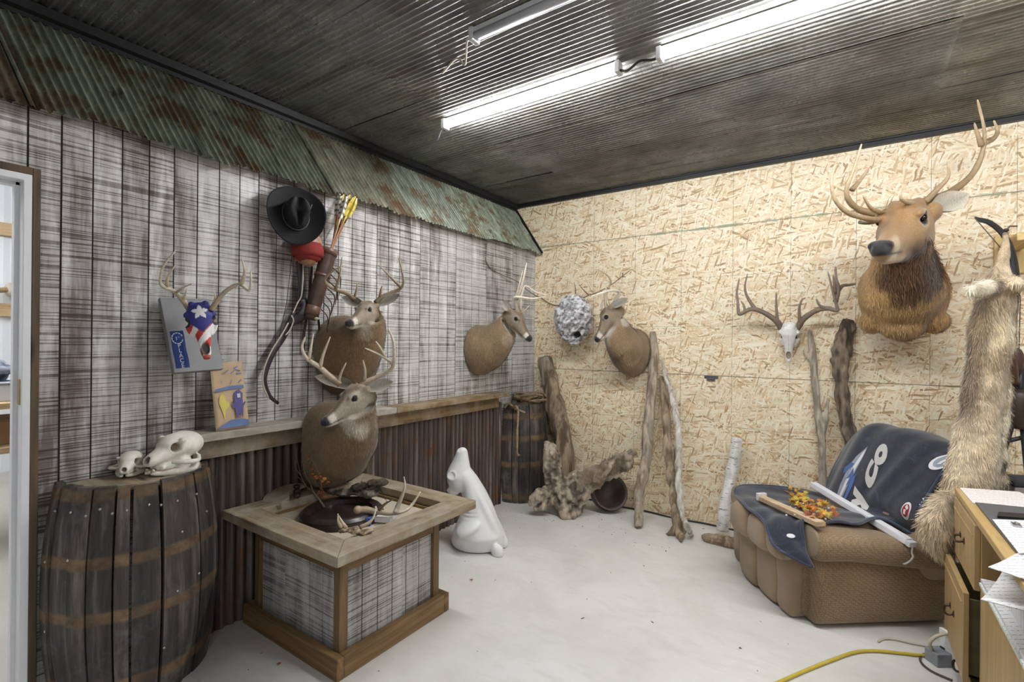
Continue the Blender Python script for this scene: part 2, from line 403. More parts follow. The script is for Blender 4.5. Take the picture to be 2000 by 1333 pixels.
wl = M(); DY0, DY1, DZ = -4.72, -3.768, 2.10      # door opening in the left wall
y = -8.1; k = 0
edges = []
y = 0.0
while y > -8.1: edges.append(y); y -= .1016
for a in edges:
    b = max(a-.1016, -8.1); g = .0028 if (round(-a/.1016) % 12) else .004
    if b < DY1-.002 and a > DY0+.002:
        if a > DY1: wl.box((-.02, DY1, 0), (0, a-g, 2.44)); a2 = DY1
        else: a2 = a-g
        if b < DY0: wl.box((-.02, b+g, 0), (0, DY0, 2.44)); b2 = DY0
        else: b2 = b+g
        wl.box((-.02, max(b2, DY0), DZ), (0, min(a2, DY1), 2.44))
    else: wl.box((-.02, b+g, 0), (0, a-g, 2.44))
wl.box((-.13, -8.1, 0), (-.004, DY0, 2.44), mi=1); wl.box((-.13, DY1, 0), (-.004, .0, 2.44), mi=1); wl.box((-.13, DY0, DZ), (-.004, DY1, 2.44), mi=1); wl.box((-.36, -8.1, 2.41), (-.13, 0, 2.44), mi=1)
wl.box((-.36, -8.1, 2.44), (-.30, 0, 3.0), mi=1)
struct('wall_left', wl, [m_barn, plain('dark board gap', (.035, .026, .02), .9)])

wb = M(); wb.box((-.4, 0, 0), (4.7, .1, 3.0)); struct('wall_back', wb, m_osb)
wr = M(); wr.box((4.6, -8.1, 0), (4.7, 0, 3.0)); struct('wall_right', wr, m_barn)
wf = M(); wf.box((-.4, -8.2, 0), (4.7, -8.1, 3.0)); struct('wall_front', wf, m_barn)

ce = M(); rs = np.random.RandomState(3)
xs = [-.3, .63, 3.05, 4.7]
for i in range(3):
    for j in range(11):
        y0 = -8.14+j*.7458; tn = .8+.35*rs.rand()
        corr(ce, (xs[i]-(.03 if i else 0), y0, ZC), (1, 0, 0), (0, 1, 0), (0, 0, 1), xs[i+1]-xs[i]+.03, .7458+.03, col=(tn, tn, tn*.98), valley_shade=.25, lift=.004*((i+j) % 2)-.003*(i % 2), ph=.3*j)
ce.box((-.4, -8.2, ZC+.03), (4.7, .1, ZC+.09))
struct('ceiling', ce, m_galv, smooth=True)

va = M(); b0 = V(.075, 0, 2.375); t0 = V(-.26, 0, 2.875); sl = t0-b0; Ls = np.linalg.norm(sl); sl /= Ls; nv = nrm(np.cross((0, 1, 0), sl))*-1
y = -5.2; i = 0
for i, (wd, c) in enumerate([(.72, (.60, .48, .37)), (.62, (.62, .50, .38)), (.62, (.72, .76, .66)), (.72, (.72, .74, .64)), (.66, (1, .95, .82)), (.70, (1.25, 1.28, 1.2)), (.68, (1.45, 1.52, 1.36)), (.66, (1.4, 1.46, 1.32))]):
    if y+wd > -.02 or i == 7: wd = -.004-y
    corr(va, b0+V(0, y, 0), sl, (0, 1, 0), nv, Ls+.01, wd+.03 if i < 7 else wd, amp=.0072, valley_shade=.55, shear=.09, ymax=-.004, col=c, lift=.004*(i % 2), jag=.02, ph=i)
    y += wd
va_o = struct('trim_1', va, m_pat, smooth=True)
sc_ = M(); rs = np.random.RandomState(8); m_scr = plain('zinc screw', (.75, .75, .75), .25, .9)
for k in range(22):
    q_ = rs.choice([.12, .16, .55]); sc_.ell(b0+sl*(Ls*q_+.02*rs.randn())+V(0, -4.5+k*.205, 0)+nv*.009, .0045, nu=8, nv=6)
sc_.build('screws', m_scr, va_o)['kind'] = 'stuff'
ve = M(); e0 = b0+V(0, -.012, 0)
for s_ in (0,): ve.obox(b0+sl*Ls*.5+V(0, -.008, 0)-nv*.004, [sl, (0, 1, 0), nv], (Ls/2+.005, .005, .017))
struct('trim_2', ve, m_blk)
t3 = M(); t3.box((-.30, -8.1, 2.865), (-.195, 0, 2.905)); t3.box((-.26, -8.1, 2.845), (-.235, 0, 2.87)); struct('trim_3', t3, m_blk)
t4 = M(); t4.box((-.3, -.035, 2.868), (4.6, 0, 2.903)); t4.box((-.3, -.05, 2.895), (4.6, 0, 2.905)); struct('trim_4', t4, m_blk)

wn = M(); corr(wn, (.016, -3.28, .0), (0, 0, 1), (0, 1, 0), (1, 0, 0), .935, 2.66, pitch=.0508, amp=.0075, seg=8, valley_shade=.55)
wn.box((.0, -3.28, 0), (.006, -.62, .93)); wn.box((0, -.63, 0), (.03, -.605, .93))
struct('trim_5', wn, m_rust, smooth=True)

# doorway: white steel frame, brown jamb, and the bright shop beyond it
dr = M()
for lo, hi in (((-.14, DY1-.004, 0), (.012, DY1+.022, DZ+.022)), ((-.14, DY0-.022, 0), (.012, DY0+.004, DZ+.022)), ((-.14, DY0, DZ-.004), (.012, DY1, DZ+.022))): dr.box(lo, hi)
for lo, hi in (((-.09, DY1-.018, 0), (-.05, DY1, DZ)), ((-.09, DY0, 0), (-.05, DY0+.018, DZ)), ((-.09, DY0, DZ-.018), (-.05, DY1, DZ))): dr.box(lo, hi)
o = struct('door_1', dr, m_white, bevel=.003)
sp = M(); sp.box((-.035, DY1-.008, 1.22), (-.005, DY1-.003, 1.32)); o2 = sp.build('strike_plate', plain('brass', (.5, .38, .18), .35, .8), o, False)
t6 = M(); t6.box((0, DY1+.022, 0), (.014, DY1+.046, DZ+.05)); t6.box((0, DY0, DZ+.022), (.014, DY1+.022, DZ+.05)); struct('trim_6', t6, m_brown, bevel=.002)
# neighbouring shop
ws = M(); n = 160; prof = []
for i in range(n+1):
    yy = -8+i*(9.0/n); ph = i % 8; prof.append([V(-5.0+(.02 if ph in (0, 1) else 0), yy, z) for z in (0, 3.6)])
ws.grid(prof); struct('wall_far', ws, m_gw)
wq = M(); wq.box((-5.1, 1.0, 0), (-.16, 1.1, 3.6)); struct('wall_side', wq, m_gw)
wq = M(); wq.box((-5.1, -8.3, 0), (-.16, -8.2, 3.6)); struct('wall_near', wq, m_gw)
cs = M(); cs.box((-5.1, -8.3, 3.6), (-.36, 1.1, 3.7)); struct('ceiling_far', cs, m_gw)
wq = M(); wq.box((-.40, -8.3, 2.9), (-.36, 1.1, 3.7)); wq.box((-.18, 0.1, 0), (-.16, 1.1, 3)); struct('wall_divide', wq, m_gw)
m_pine = woodm('bare pine', (.42, .26, .12), (.70, .52, .31), 1)
for i, z in enumerate((.9, 1.78, 2.66)):
    g = M(); g.box((-4.97, -8, z-.07), (-4.93, 1, z+.07)); struct('trim_%d' % (7+i), g, m_pine)

# ---------------------------------------------------------------- lamps
def emit(name, c, s):
    t = T(name); return t.done((.9, .9, .9), .4, 0, emis=c, es=s)
m_tube = emit('lit tube', (.96, .98, 1.0), 60)
m_fix = plain('white enamel fixture', (.72, .73, .75), .35, 0, .05)
m_clear = plain('unlit diffuser', (.55, .56, .60), .25, 0, .05)
m_cordw = plain('ivory cord', (.62, .58, .48), .6); m_cordb = plain('black cord', (.02, .02, .02), .5)
def strip(x0, x1, y, lit, label, group):
    zt = ZC-.012
    t = thing('strip_light', ((x0+x1)/2, y, zt), label, 'light', group)
    b = M(); b.box((x0, y-.017, zt-.022), (x1, y+.017, zt)); b.build('housing', m_fix, t, False, .002)
    q = M(); q.tube([(x0+.012, y, zt-.036), (x1-.012, y, zt-.036)], .024, 14, flat=.75, hint=(0, 0, 1)); q.build('diffuser', m_tube if lit else m_clear, t)
    for xe in (x0, x1):
        q = M(); q.box((xe-.012, y-.028, zt-.06), (xe+.012, y+.028, zt)); q.build('end_cap', m_fix, t, False, .003)
    return t
s1 = strip(.515, 1.685, -1.925, True, 'lit strip light on the ceiling, the one nearest the corner', None)
strip(1.895, 3.08, -1.925, True, 'lit strip light on the ceiling, the one reaching the top edge above the elk side', None)
s2 = strip(1.245, 2.44, -2.535, False, 'unlit strip light on the ceiling at the top edge, grey lens', None)
for i, (x, yy) in enumerate(((3.29, -1.925), (3.1, -5.4))):  # unseen lamps: first continues the row, second added to soften the light
    strip(x, x+1.22, yy, True, 'lit ceiling strip light added out of view', 'strip lights added out of view')
t = strip(-4.2, -3.0, -3.6, True, 'lit strip light of the neighbouring shop', None); t.location.z += .0
for (x, yy) in ((-2.6, -3.4), (-1.8, -4.6)):
    strip(x, x+1.2, yy, True, 'lit strip light in the shop beyond the doorway', 'shop strip lights')
def cord(name, pts, r, mat_, label, cat='cord', k=8):
    m = M(); m.tube(cr(pts, k), r, 8); o = m.build(name, mat_); return tag(o, label, cat)
def lead(name, pts, r, mat_, par):
    m = M(); m.tube(cr(pts, 8), r, 8); return m.build(name, mat_, par)
lead('power_cord', [(1.685, -1.925, ZC-.05), (1.74, -1.945, ZC-.08), (1.80, -1.94, ZC-.05), (1.86, -1.925, ZC-.055), (1.89, -1.925, ZC-.05)], .006, m_cordb, s1)
lead('power_cord', [(1.245, -2.535, ZC-.05), (1.205, -2.535, ZC-.05), (1.155, -2.485, ZC-.10), (1.125, -2.465, ZC-.10), (1.035, -2.415, ZC-.02), (.885, -2.355, ZC-.02)], .005, m_cordw, s2)
lead('pull_cord', [(.515, -1.925, ZC-.06), (.495, -1.945, ZC-.09), (.48, -1.955, ZC-.14), (.465, -1.965, ZC-.15)], .004, m_cordb, s1)
# ---------------------------------------------------------------- animals' mounts
m_hide = vcm('short hair hide', .8, .45, 1, .45, .004, (260, 260, 70), sheen=.25)
m_antler = vcm('antler', .5, .3, 45, .35, .003)
m_eye = plain('glass eye', (.01, .007, .005), .06, 0, .1, 20, 0)
m_bone = vcm('bone', .55, .15, 50, .2, .002)
HEAD = [(-.115, -.045, .022, .030), (-.09, -.03, .048, .058), (-.06, -.012, .060, .071), (-.01, .002, .065, .076), (.03, .0, .0655, .075), (.075, -.012, .056, .066), (.115, -.024, .045, .055), (.16, -.035, .0365, .045), (.20, -.043, .033, .038), (.232, -.047, .0335, .035), (.254, -.047, .029, .029), (.270, -.046, .016, .017)]
def frame(o, nose, up, roll=0):
    F = nrm(nose-o); S = nrm(np.cross(up, F)); U = np.cross(F, S)
    for _ in range(3):
        e = nose+U*.046*np.linalg.norm(nose-o)/.268; F = nrm(e-o); S = nrm(np.cross(up, F)); U = np.cross(F, S)
    if roll:
        c, s = math.cos(roll), math.sin(roll); S, U = c*S+s*U, c*U-s*S
    return F, S, U, np.linalg.norm(nose-o)/.268
def antler(t, specs, mat_, base_d, tipc=(.80, .72, .58), basec=(.20, .12, .06), name='antler', k=6, n=9, pw=.55, yb=None):
    """specs: beams as rows (u, v, depth offset), base radius, tip radius"""
    m = M(); L0 = None
    for pts, r0, r1 in specs:
        w = np.array([p3(u, v, base_d+d) if yb is None else ony(u, v, yb+d) for u, v, d in pts]); c = cr(w, k); s = np.linspace(0, 1, len(c))
        rad = r0*(1-s)+r1*s; rad[-1] *= .5
        if L0 is None: L0 = s**pw; cc = np.outer(1-L0, basec)+np.outer(L0, tipc)
        else:
            q = .32+.68*s**1.3; cc = np.outer(1-q, basec)+np.outer(q, tipc)
        m.tube(c, list(rad), n, cc, bump=.09, seed=int(pts[0][0]))
    return m.build(name, mat_, t)
def ear(t, root, tip, face, W, inner, outer, mat_, F=None):
    """a cupped leaf with a paler hollow"""
    D = tip-root; L = np.linalg.norm(D); D /= L; face = nrm(face-D*np.dot(face, D)); S = np.cross(D, face)
    m = M(); na, nt = 13, 11
    for side, c in ((0, outer), (1, inner)):
        P = []; C = []
        for i in range(nt):
            s = i/(nt-1); w = W*(.42+.58*math.sin(PI*min(1, s*1.25+.05)*.9) if s < .55 else math.cos((s-.55)/.45*PI/2)**.75*.99+.012)
            ph = math.radians(100-55*s); row = []
            for a in np.linspace(-1, 1, na):
                x = math.sin(a*ph)/max(.35, math.sin(min(ph, PI/2)))*w; z = (1-math.cos(a*ph))*w*.75
                row.append(root+D*L*s+S*x+face*(z-.25*w+(.0035 if side else 0))+face*(-.05*L*math.sin(PI*s)))
                C.append(np.array(c)*(1-.6*(1-abs(a))*(1-.5*s) if side else 1)*(1-.15*s))
            P.append(row)
        m.grid(P, np.array(C))
    return m.build('ear', mat_, t)
def mount(name, label, secs, o, nose, up, coat, vox, paints, base, roll=0, ears=(), eye_r=.0125, extra=None, egg=-.06, headk=1.0, muz=1.0, short=9000, nb=0, hair_dir=(.25, -.1, -1), eyes=(.05, .0575, .022)):
    t = thing(name, base, label, 'animal mount')
    F, S, U, s = frame(o, nose, up, roll); H = lambda f, l, u: o+(F*f+S*l+U*u)*s
    m = M()
    neck = [(H(-.10, 0, -.045), F*.75+nrm(np.array(secs[-1][1]))*.5, .056*s, .070*s)]
    m.loft([(*q, egg) if len(q) == 4 else q for q in secs]+neck, 32)
    m.loft([(H(f, 0, u), F, w_*s*headk*(1 if f < .08 else muz), h_*s*headk*(1 if f < .08 else muz), -.14) for f, u, w_, h_ in HEAD], 28, up=U)
    for sg in (-1, 1):
        ax = [F, S, U]
        m.ell(H(.052, sg*.048, .036), V(.036, .018, .016)*s, ax); m.ell(H(.02, sg*.030, -.045), V(.065, .031, .042)*s, ax)
        m.ell(H(.243, sg*.017, -.036), V(.020, .016, .014)*s, ax); m.ell(H(-.005, sg*.03, .062), V(.024, .018, .022)*s, ax)
        m.ell(H(-.045, sg*.058, .035), V(.03, .024, .03)*s, ax)
    m.tube([H(.0, 0, -.075), H(.10, 0, -.073), H(.19, 0, -.074), H(.236, 0, -.073)], [.034*s, .028*s, .022*s, .016*s], 12)
    m.ell(H(.02, 0, .060), V(.055, .04, .022)*s, [F, S, U])
    if extra: extra(m, H, s)
    r = remesh(m, vox, 8); P = r.V()
    # nostrils, mouth and eye sockets are pressed into the skin
    f = (P-o)@F/s; l = (P-o)@S/s; u = (P-o)@U/s
    for sg in (-1, 1):
        d = np.sqrt((f-.258)**2+(l-sg*.019)**2*1.3+(u+.040)**2); P -= np.outer(sm(-d, -.012, -.002)*.007*s, F)
        d = np.sqrt((f-eyes[0])**2+(l-sg*eyes[1])**2+(u-eyes[2])**2); P -= np.outer(sm(-d, -.028, -.008)*.008*s*sg, S)
    r.v = [P]; nz = vnoise(P, 22, 3); n2 = vnoise(P, 6, 9)
    col = np.tile(np.array(coat['body'], float), (len(P), 1))*(1+.16*n2[:, None]+.08*nz[:, None])
    hd = sm(-np.sqrt(l*l+(u+.02)**2), -.12, -.085)*sm(f, -.10, -.03)
    col = paint(col, hd, coat['face'])
    col = paint(col, hd*sm(u, .045, .075)*sm(-f, -.10, -.04)*sm(f, -.05, -.03), coat['brow'])
    col = paint(col, hd*sm(u+.2*f, .0, .03)*sm(f, .06, .10)*sm(-np.abs(l), -.030, -.012), coat['brow'])
    col = paint(col, hd*sm(-np.abs(f-.205-nz*.006), -.030, -.012)*sm(np.abs(l)+np.maximum(0, -.05-u), .010, .024), coat['white'])
    col = paint(col, hd*sm(-u, .070, .088)*sm(f, .03, .12)*.7, coat['white'])
    dd = np.sqrt((f-eyes[0])**2+(np.abs(l)-eyes[1])**2*.5+(u-eyes[2])**2); col = paint(col, hd*sm(-dd, -.030, -.022)*.55, coat['ring']); col = paint(col, sm(-dd, -.024, -.019), (.015, .011, .009))
    col = paint(col, sm(-np.sqrt((f+.03)**2*.6+l*l*.9+(u+.135)**2)+nz*.008, -.075, -.04)*.75, coat.get('throat', coat['white']))
    nose_m = sm(f, .226+nb, .236+nb)*sm(u, -.064, -.058); col = paint(col, nose_m, (.018, .016, .016))
    col = paint(col, sm(-np.abs(u+.063-.04*(f-.2)), -.0045, -.002)*sm(f, .13, .15)*hd, (.03, .022, .018))
    for c, rad, cc, st in paints:
        d = np.sqrt(((P-np.array(c))**2).sum(1))+nz*rad*.12; col = paint(col, sm(-d, -rad, -rad*.55)*st, cc)
    r.c = [np.clip(col, 0, 1)]
    r.build('body', m_hide, t)
    rs = np.random.RandomState(int(abs(base[1])*100)+1); N = normals(r); k = np.where((hd < .35) & (N[:, 2] < .95))[0]
    if short:
        i = rs.choice(k, min(len(k), short), False); fm = M()
        tufts(fm, P[i], N[i], np.tile(np.array(hair_dir, float), (len(i), 1)), np.full(len(i), .019), .0016, np.clip(r.c[0][i]*(.72+.6*rs.rand(len(i), 1)), 0, 1), 2, .22)
        fm.build('coat', m_fur, t)
    for sg in (-1, 1):
        q = M(); q.ell(H(eyes[0], sg*(eyes[1]-.006), eyes[2]), eye_r*s, nu=16, nv=12); q.build('eye', m_eye, t)
    for sg, tip, face in ears: ear(t, H(-.045, sg*.055, .042), tip, face, coat['earw']*s, coat['earin'], coat['earout'], m_hide)
    return t, H, F, S, U, s

def tufts(m, P, N, D, L, wd, cols, seed=0, lift=.35):
    rs = np.random.RandomState(seed); n = len(P)
    D = D-N*np.sum(D*N, 1)[:, None]; D /= np.linalg.norm(D, axis=1)[:, None]+1e-9
    D = D+N*lift+rs.randn(n, 3)*.22; D /= np.linalg.norm(D, axis=1)[:, None]
    S = np.cross(D, N); S /= np.linalg.norm(S, axis=1)[:, None]+1e-9
    l = (L*(.6+.8*rs.rand(n)))[:, None]
    a = P-S*wd; b = P+S*wd; c = P+D*l*.6+S*wd*.7-N*l*.02; d = P+D*l-N*l*.10
    vs = np.stack([a, b, c, d], 1).reshape(-1, 3); fs = [(4*i, 4*i+1, 4*i+2, 4*i+3) for i in range(n)]
    m.add(vs, fs, np.repeat(cols, 4, axis=0))
m_fur = vcm('long guard hair', .85, .25, 40, 0, .001, sheen=.3)

deer_coat = dict(body=(.27, .18, .098), face=(.32, .245, .165), brow=(.16, .10, .055), white=(.72, .67, .58), ring=(.58, .52, .43), earin=(.55, .49, .41), earout=(.20, .14, .085), earw=.030)
fresh = lambda **k: dict(deer_coat, **k)

# front deer above the display table, hung on the ledge
dA = 2.64; o = p3(697, 775, dA); nose = p3(629, 829, 2.49)
y0 = -2.49
secs = [((.155, y0, .885), (1, 0, 0), .19, .245, .02, .62), ((.22, y0, .888), (1, 0, 0), .192, .245, .04, .68), ((.31, y0-.01, .92), (1, 0, .3), .175, .215, .12, .85), ((.39, y0-.02, .985), (.8, 0, .7), .14, .165), ((.44, y0-.04, 1.06), (.5, -.1, .9), .112, .13), ((.465, y0-.055, 1.12), (.3, -.3, .9), .092, .105)]
tA, H, F, S, U, s = mount('deer_mount', 'whitetail buck shoulder mount above the wooden display table, the lowest of the mounts', secs, o, nose, V(.05, 0, 1), fresh(earw=.037, face=(.42, .36, .28), body=(.26, .18, .10)), .0065,
    [(p3(684, 841, 2.55), .075, (.70, .63, .53), .6), (p3(710, 846, 2.57), .075, (.70, .63, .53), .6), ((.25, -2.26, .72), .10, (.32, .22, .12), .6)], (.155, y0, .90), roll=math.radians(-2),
    ears=[(-1, p3(614, 735, dA+.01), V(.5, -.6, .1)), (1, p3(768, 746, dA+.04), V(.6, -.75, .1))])
antler(tA, [([(664, 752, 0), (641, 733, -.02), (623, 717, -.05), (602, 703, -.09), (593, 691, -.12), (590, 676, -.14), (596, 659, -.16)], .0165, .005), ([(603, 703, -.09), (607, 680, -.09), (612, 652, -.09)], .010, .003), ([(625, 718, -.05), (632, 691, -.05), (645, 658, -.06)], .0115, .003), ([(661, 750, 0), (666, 730, -.01), (676, 709, -.03)], .010, .003)], m_antler, dA, basec=(.30, .21, .12))
antler(tA, [([(701, 757, .02), (716, 746, .04), (736, 737, .06), (757, 726, .07), (768, 715, .05), (770, 694, 0), (768, 666, -.05), (758, 642, -.09)], .0165, .005), ([(768, 713, .05), (761, 706, .03), (740, 693, .0), (712, 680, -.03)], .0115, .003), ([(752, 699, .02), (743, 681, .0), (734, 667, -.01)], .0095, .003), ([(712, 744, .03), (713, 724, .02), (709, 704, .0)], .010, .003)], m_antler, dA, basec=(.30, .21, .12))

# deer behind it on the wall
dB = 2.86; o = p3(717, 609, dB); nose = p3(678, 634, 2.67); y0 = -2.33
secs = [((.005, y0, 1.39), (1, 0, 0), .185, .25, .1), ((.08, y0, 1.39), (1, 0, 0), .19, .25, .1), ((.17, y0, 1.425), (1, 0, .3), .165, .215), ((.25, y0-.01, 1.50), (.8, 0, .7), .125, .155), ((.305, y0-.02, 1.57), (.5, -.05, .9), .102, .12), ((.335, y0-.035, 1.62), (.3, -.2, .9), .088, .10)]
tB, H, F, S, U, s = mount('deer_mount', 'whitetail buck shoulder mount on the wall beside the leather quiver, higher than the table buck', secs, o, nose, V(.0, 0, 1), fresh(earw=.036, body=(.25, .158, .08), face=(.36, .29, .21)), .0068,
    [(p3(694, 655, 2.76), .075, (.60, .52, .41), .55), (p3(715, 658, 2.78), .07, (.60, .52, .41), .5), ((.10, -2.5, 1.62), .08, (.06, .04, .03), .5)], (.0, y0, 1.39),
    ears=[(-1, p3(667, 581, dB+.03), V(.5, -.6, .1)), (1, p3(780, 575, dB+.03), V(.6, -.75, .1))])
antler(tB, [([(692, 586, 0), (680, 575, -.02), (662, 568, -.05), (645, 560, -.08), (635, 551, -.11), (636, 543, -.14), (648, 531, -.17), (667, 521, -.19)], .015, .004), ([(655, 565, -.07), (661, 550, -.07), (665, 528, -.08), (668, 501, -.09)], .009, .0025), ([(691, 585, 0), (696, 568, -.01), (698, 554, -.02)], .009, .003)], m_antler, dB, tipc=(.50, .40, .27), basec=(.13, .08, .04))
antler(tB, [([(733, 592, .01), (747, 580, .03), (768, 571, .05), (782, 564, .05), (788, 552, .02), (785, 529, -.03), (779, 504, -.08)], .015, .004), ([(784, 562, .04), (768, 547, .02), (752, 530, -.01), (739, 518, -.03)], .009, .0025), ([(742, 580, .02), (744, 567, .01), (747, 558, .0)], .009, .003)], m_antler, dB, tipc=(.50, .40, .27), basec=(.13, .08, .04))

# deer in profile near the corner, left wall
y0 = -.94; o = ony(1005, 621, y0); nose = ony(1037, 665, y0+.0)
secs = [((.005, y0, 1.41), (1, 0, 0), .18, .215, .1), ((.08, y0, 1.41), (1, 0, 0), .18, .212, .1), ((.165, y0, 1.445), (1, 0, .35), .15, .18), ((.235, y0, 1.51), (1, 0, .7), .122, .148), ((.29, y0, 1.57), (1, 0, .8), .104, .124), ((.33, y0, 1.615), (1, 0, .5), .086, .102)]
tC, H, F, S, U, s = mount('deer_mount', 'whitetail buck shoulder mount in profile on the whitewashed wall, facing the grey nest', secs, o, nose, V(.6, 0, 1), fresh(earw=.036, body=(.31, .21, .115), face=(.26, .20, .14)), .0068,
    [((.36, -.96, 1.5), .09, (.50, .41, .30), .6)], (.0, y0, 1.41), ears=[(1, o+V(-.02, .17, .10), V(.7, -.2, .1)), (-1, ony(982, 588, -1.03), V(.45, -.85, .1))])
dC = dep(o)
antler(tC, [([(1012, 612, -.03), (1008, 597, -.06), (1006, 582, -.10), (1016, 581, -.13), (1040, 584, -.16), (1066, 579, -.16)], .019, .004), ([(1008, 584, -.10), (1015, 572, -.12), (1022, 547, -.14), (1029, 513, -.16)], .018, .004), ([(1007, 586, -.10), (1012, 566, -.10), (1021, 529, -.10)], .014, .003), ([(1016, 612, -.03), (1024, 607, -.05), (1034, 597, -.06)], .008, .0025)], m_antler, dC, tipc=(.84, .77, .63), basec=(.26, .17, .09), pw=.4)
antler(tC, [([(1018, 611, .03), (1017, 594, .07), (1020, 572, .11), (1027, 559, .13), (1047, 571, .12), (1067, 577, .10)], .014, .004), ([(1032, 563, .13), (1046, 556, .13), (1055, 543, .13), (1060, 531, .12)], .009, .003)], m_antler, dC, tipc=(.84, .77, .63), basec=(.26, .17, .09), pw=.4)

# deer on the strand-board wall, looking left
o = ony(1192, 615, -.37); nose = ony(1164, 667, -.44)
secs = [((1.05, -.005, 1.40), (0, -1, 0), .165, .215, .1), ((1.05, -.08, 1.40), (0, -1, 0), .168, .215, .1), ((1.045, -.17, 1.43), (-.05, -1, .3), .15, .185), ((1.03, -.25, 1.50), (-.2, -.8, .6), .128, .155), ((1.01, -.30, 1.57), (-.45, -.6, .7), .112, .132), ((.99, -.33, 1.625), (-.5, -.4, .5), .096, .112)]
tD, H, F, S, U, s = mount('deer_mount', 'whitetail buck shoulder mount on the strand-board wall, looking left towards the grey nest', secs, o, nose, V(-.3, -.2, 1), fresh(earw=.036, body=(.34, .23, .125), face=(.29, .225, .155)), .0068,
    [((.93, -.34, 1.50), .09, (.60, .52, .41), .65), ((.96, -.30, 1.36), .13, (.17, .12, .07), .6), ((1.06, -.28, 1.25), .05, (.55, .45, .32), .5)], (1.05, 0, 1.40),
    ears=[(1, ony(1226, 583, -.40), V(-.35, -.9, 0)), (-1, o+V(-.10, .10, .10), V(-.7, -.3, 0))])
dD = dep(o)
antler(tD, [([(1194, 604, -.03), (1203, 586, -.04), (1209, 571, -.08), (1193, 568, -.14), (1174, 573, -.19), (1154, 580, -.22)], .019, .004), ([(1209, 572, -.08), (1211, 561, -.10), (1207, 556, -.12)], .010, .004), ([(1187, 569, -.15), (1181, 560, -.16)], .009, .003), ([(1175, 607, -.05), (1176, 592, -.07), (1178, 577, -.09)], .008, .0025)], m_antler, dD, tipc=(.90, .85, .74), basec=(.30, .20, .11), pw=.35)
antler(tD, [([(1186, 606, .03), (1183, 594, .05), (1182, 578, .06), (1188, 562, .03), (1178, 563, -.03), (1160, 570, -.09)], .016, .004), ([(1186, 565, .04), (1193, 551, .02), (1184, 536, -.02), (1166, 527, -.07), (1146, 527, -.12)], .010, .003), ([(1160, 570, -.09), (1153, 563, -.09), (1142, 537, -.09)], .009, .003), ([(1191, 598, .02), (1188, 585, .01), (1185, 577, 0)], .007, .002)], m_antler, dD, tipc=(.78, .66, .46), basec=(.30, .20, .11), pw=.35)

# elk
dE = 2.87; o = p3(1768, 443, dE); nose = p3(1714, 488, 2.58)
secs = [((2.93, -.005, 1.82), (0, -1, 0), .19, .28, .1), ((2.93, -.12, 1.80), (0, -1, 0), .225, .29, .12), ((2.925, -.26, 1.80), (0, -1, .2), .235, .27, .1), ((2.92, -.38, 1.86), (0, -1, .6), .205, .235), ((2.915, -.47, 1.96), (0, -.7, .8), .165, .195), ((2.91, -.53, 2.06), (0, -.4, .9), .135, .155), ((2.91, -.56, 2.13), (-.1, -.4, .9), .115, .13)]
elk_coat = dict(body=(.46, .285, .12), face=(.36, .21, .09), brow=(.30, .165, .065), white=(.55, .42, .26), ring=(.72, .62, .46), throat=(.22, .125, .055), earin=(.80, .72, .57), earout=(.42, .27, .13), earw=.033)
def brisket(m, H, s):
    for x in (-.155, .15): m.ell((2.93+x, -.26, 1.635), (.08, .11, .075))
    m.ell((2.92, -.34, 1.605), (.12, .10, .095))
tE, H, F, S, U, s = mount('elk_mount', 'bull elk shoulder mount with long antlers high on the strand-board wall', secs, o, nose, V(.10, 0, 1), elk_coat, .0095,
    [((2.91, -.66, 2.00), .16, (.15, .075, .03), .9), ((2.92, -.64, 1.86), .20, (.105, .05, .02), .95), ((2.99, -.56, 1.90), .17, (.13, .065, .027), .8), ((2.94, -.62, 1.74), .10, (.16, .085, .035), .6)], (2.93, 0, 1.80),
    roll=math.radians(3), ears=[(1, p3(1892, 379, dE-.04), V(.35, -1, .25)), (-1, p3(1679, 437, dE+.06), V(-.5, -.8, .3))], eye_r=.0112, extra=brisket, headk=1.0, muz=.84, short=0, nb=.014)
kw = dict(tipc=(.66, .51, .32), basec=(.21, .12, .052), k=8, n=11, pw=1.2)
antler(tE, [([(1792, 407, -.02), (1814, 391, 0), (1853, 377, .02), (1892, 348, .03), (1914, 313, .02), (1922, 277, 0), (1921, 246, -.03), (1909, 195, -.08)], .026, .005), ([(1799, 402, -.03), (1783, 398, -.10), (1762, 391, -.17), (1759, 378, -.19)], .018, .005), ([(1808, 394, -.02), (1833, 368, -.07), (1852, 345, -.12), (1851, 315, -.15)], .018, .004), ([(1917, 285, .0), (1909, 262, -.02), (1903, 240, -.05)], .015, .004), ([(1923, 280, .0), (1941, 270, .02), (1948, 256, .03), (1941, 235, .02)], .018, .005)], m_antler, dE, **kw)
antler(tE, [([(1727, 424, .02), (1704, 417, .03), (1677, 409, .03), (1657, 390, .0), (1654, 367, -.03), (1666, 336, -.06), (1683, 281, -.10)], .025, .005), ([(1722, 430, .0), (1697, 428, -.08), (1658, 417, -.16), (1632, 392, -.20), (1624, 357, -.22), (1631, 322, -.23)], .019, .004), ([(1664, 371, -.02), (1681, 351, .0), (1697, 329, .02)], .015, .006), ([(1729, 419, .0), (1702, 407, -.10), (1685, 382, -.16)], .017, .004)], m_antler, dE, **kw)
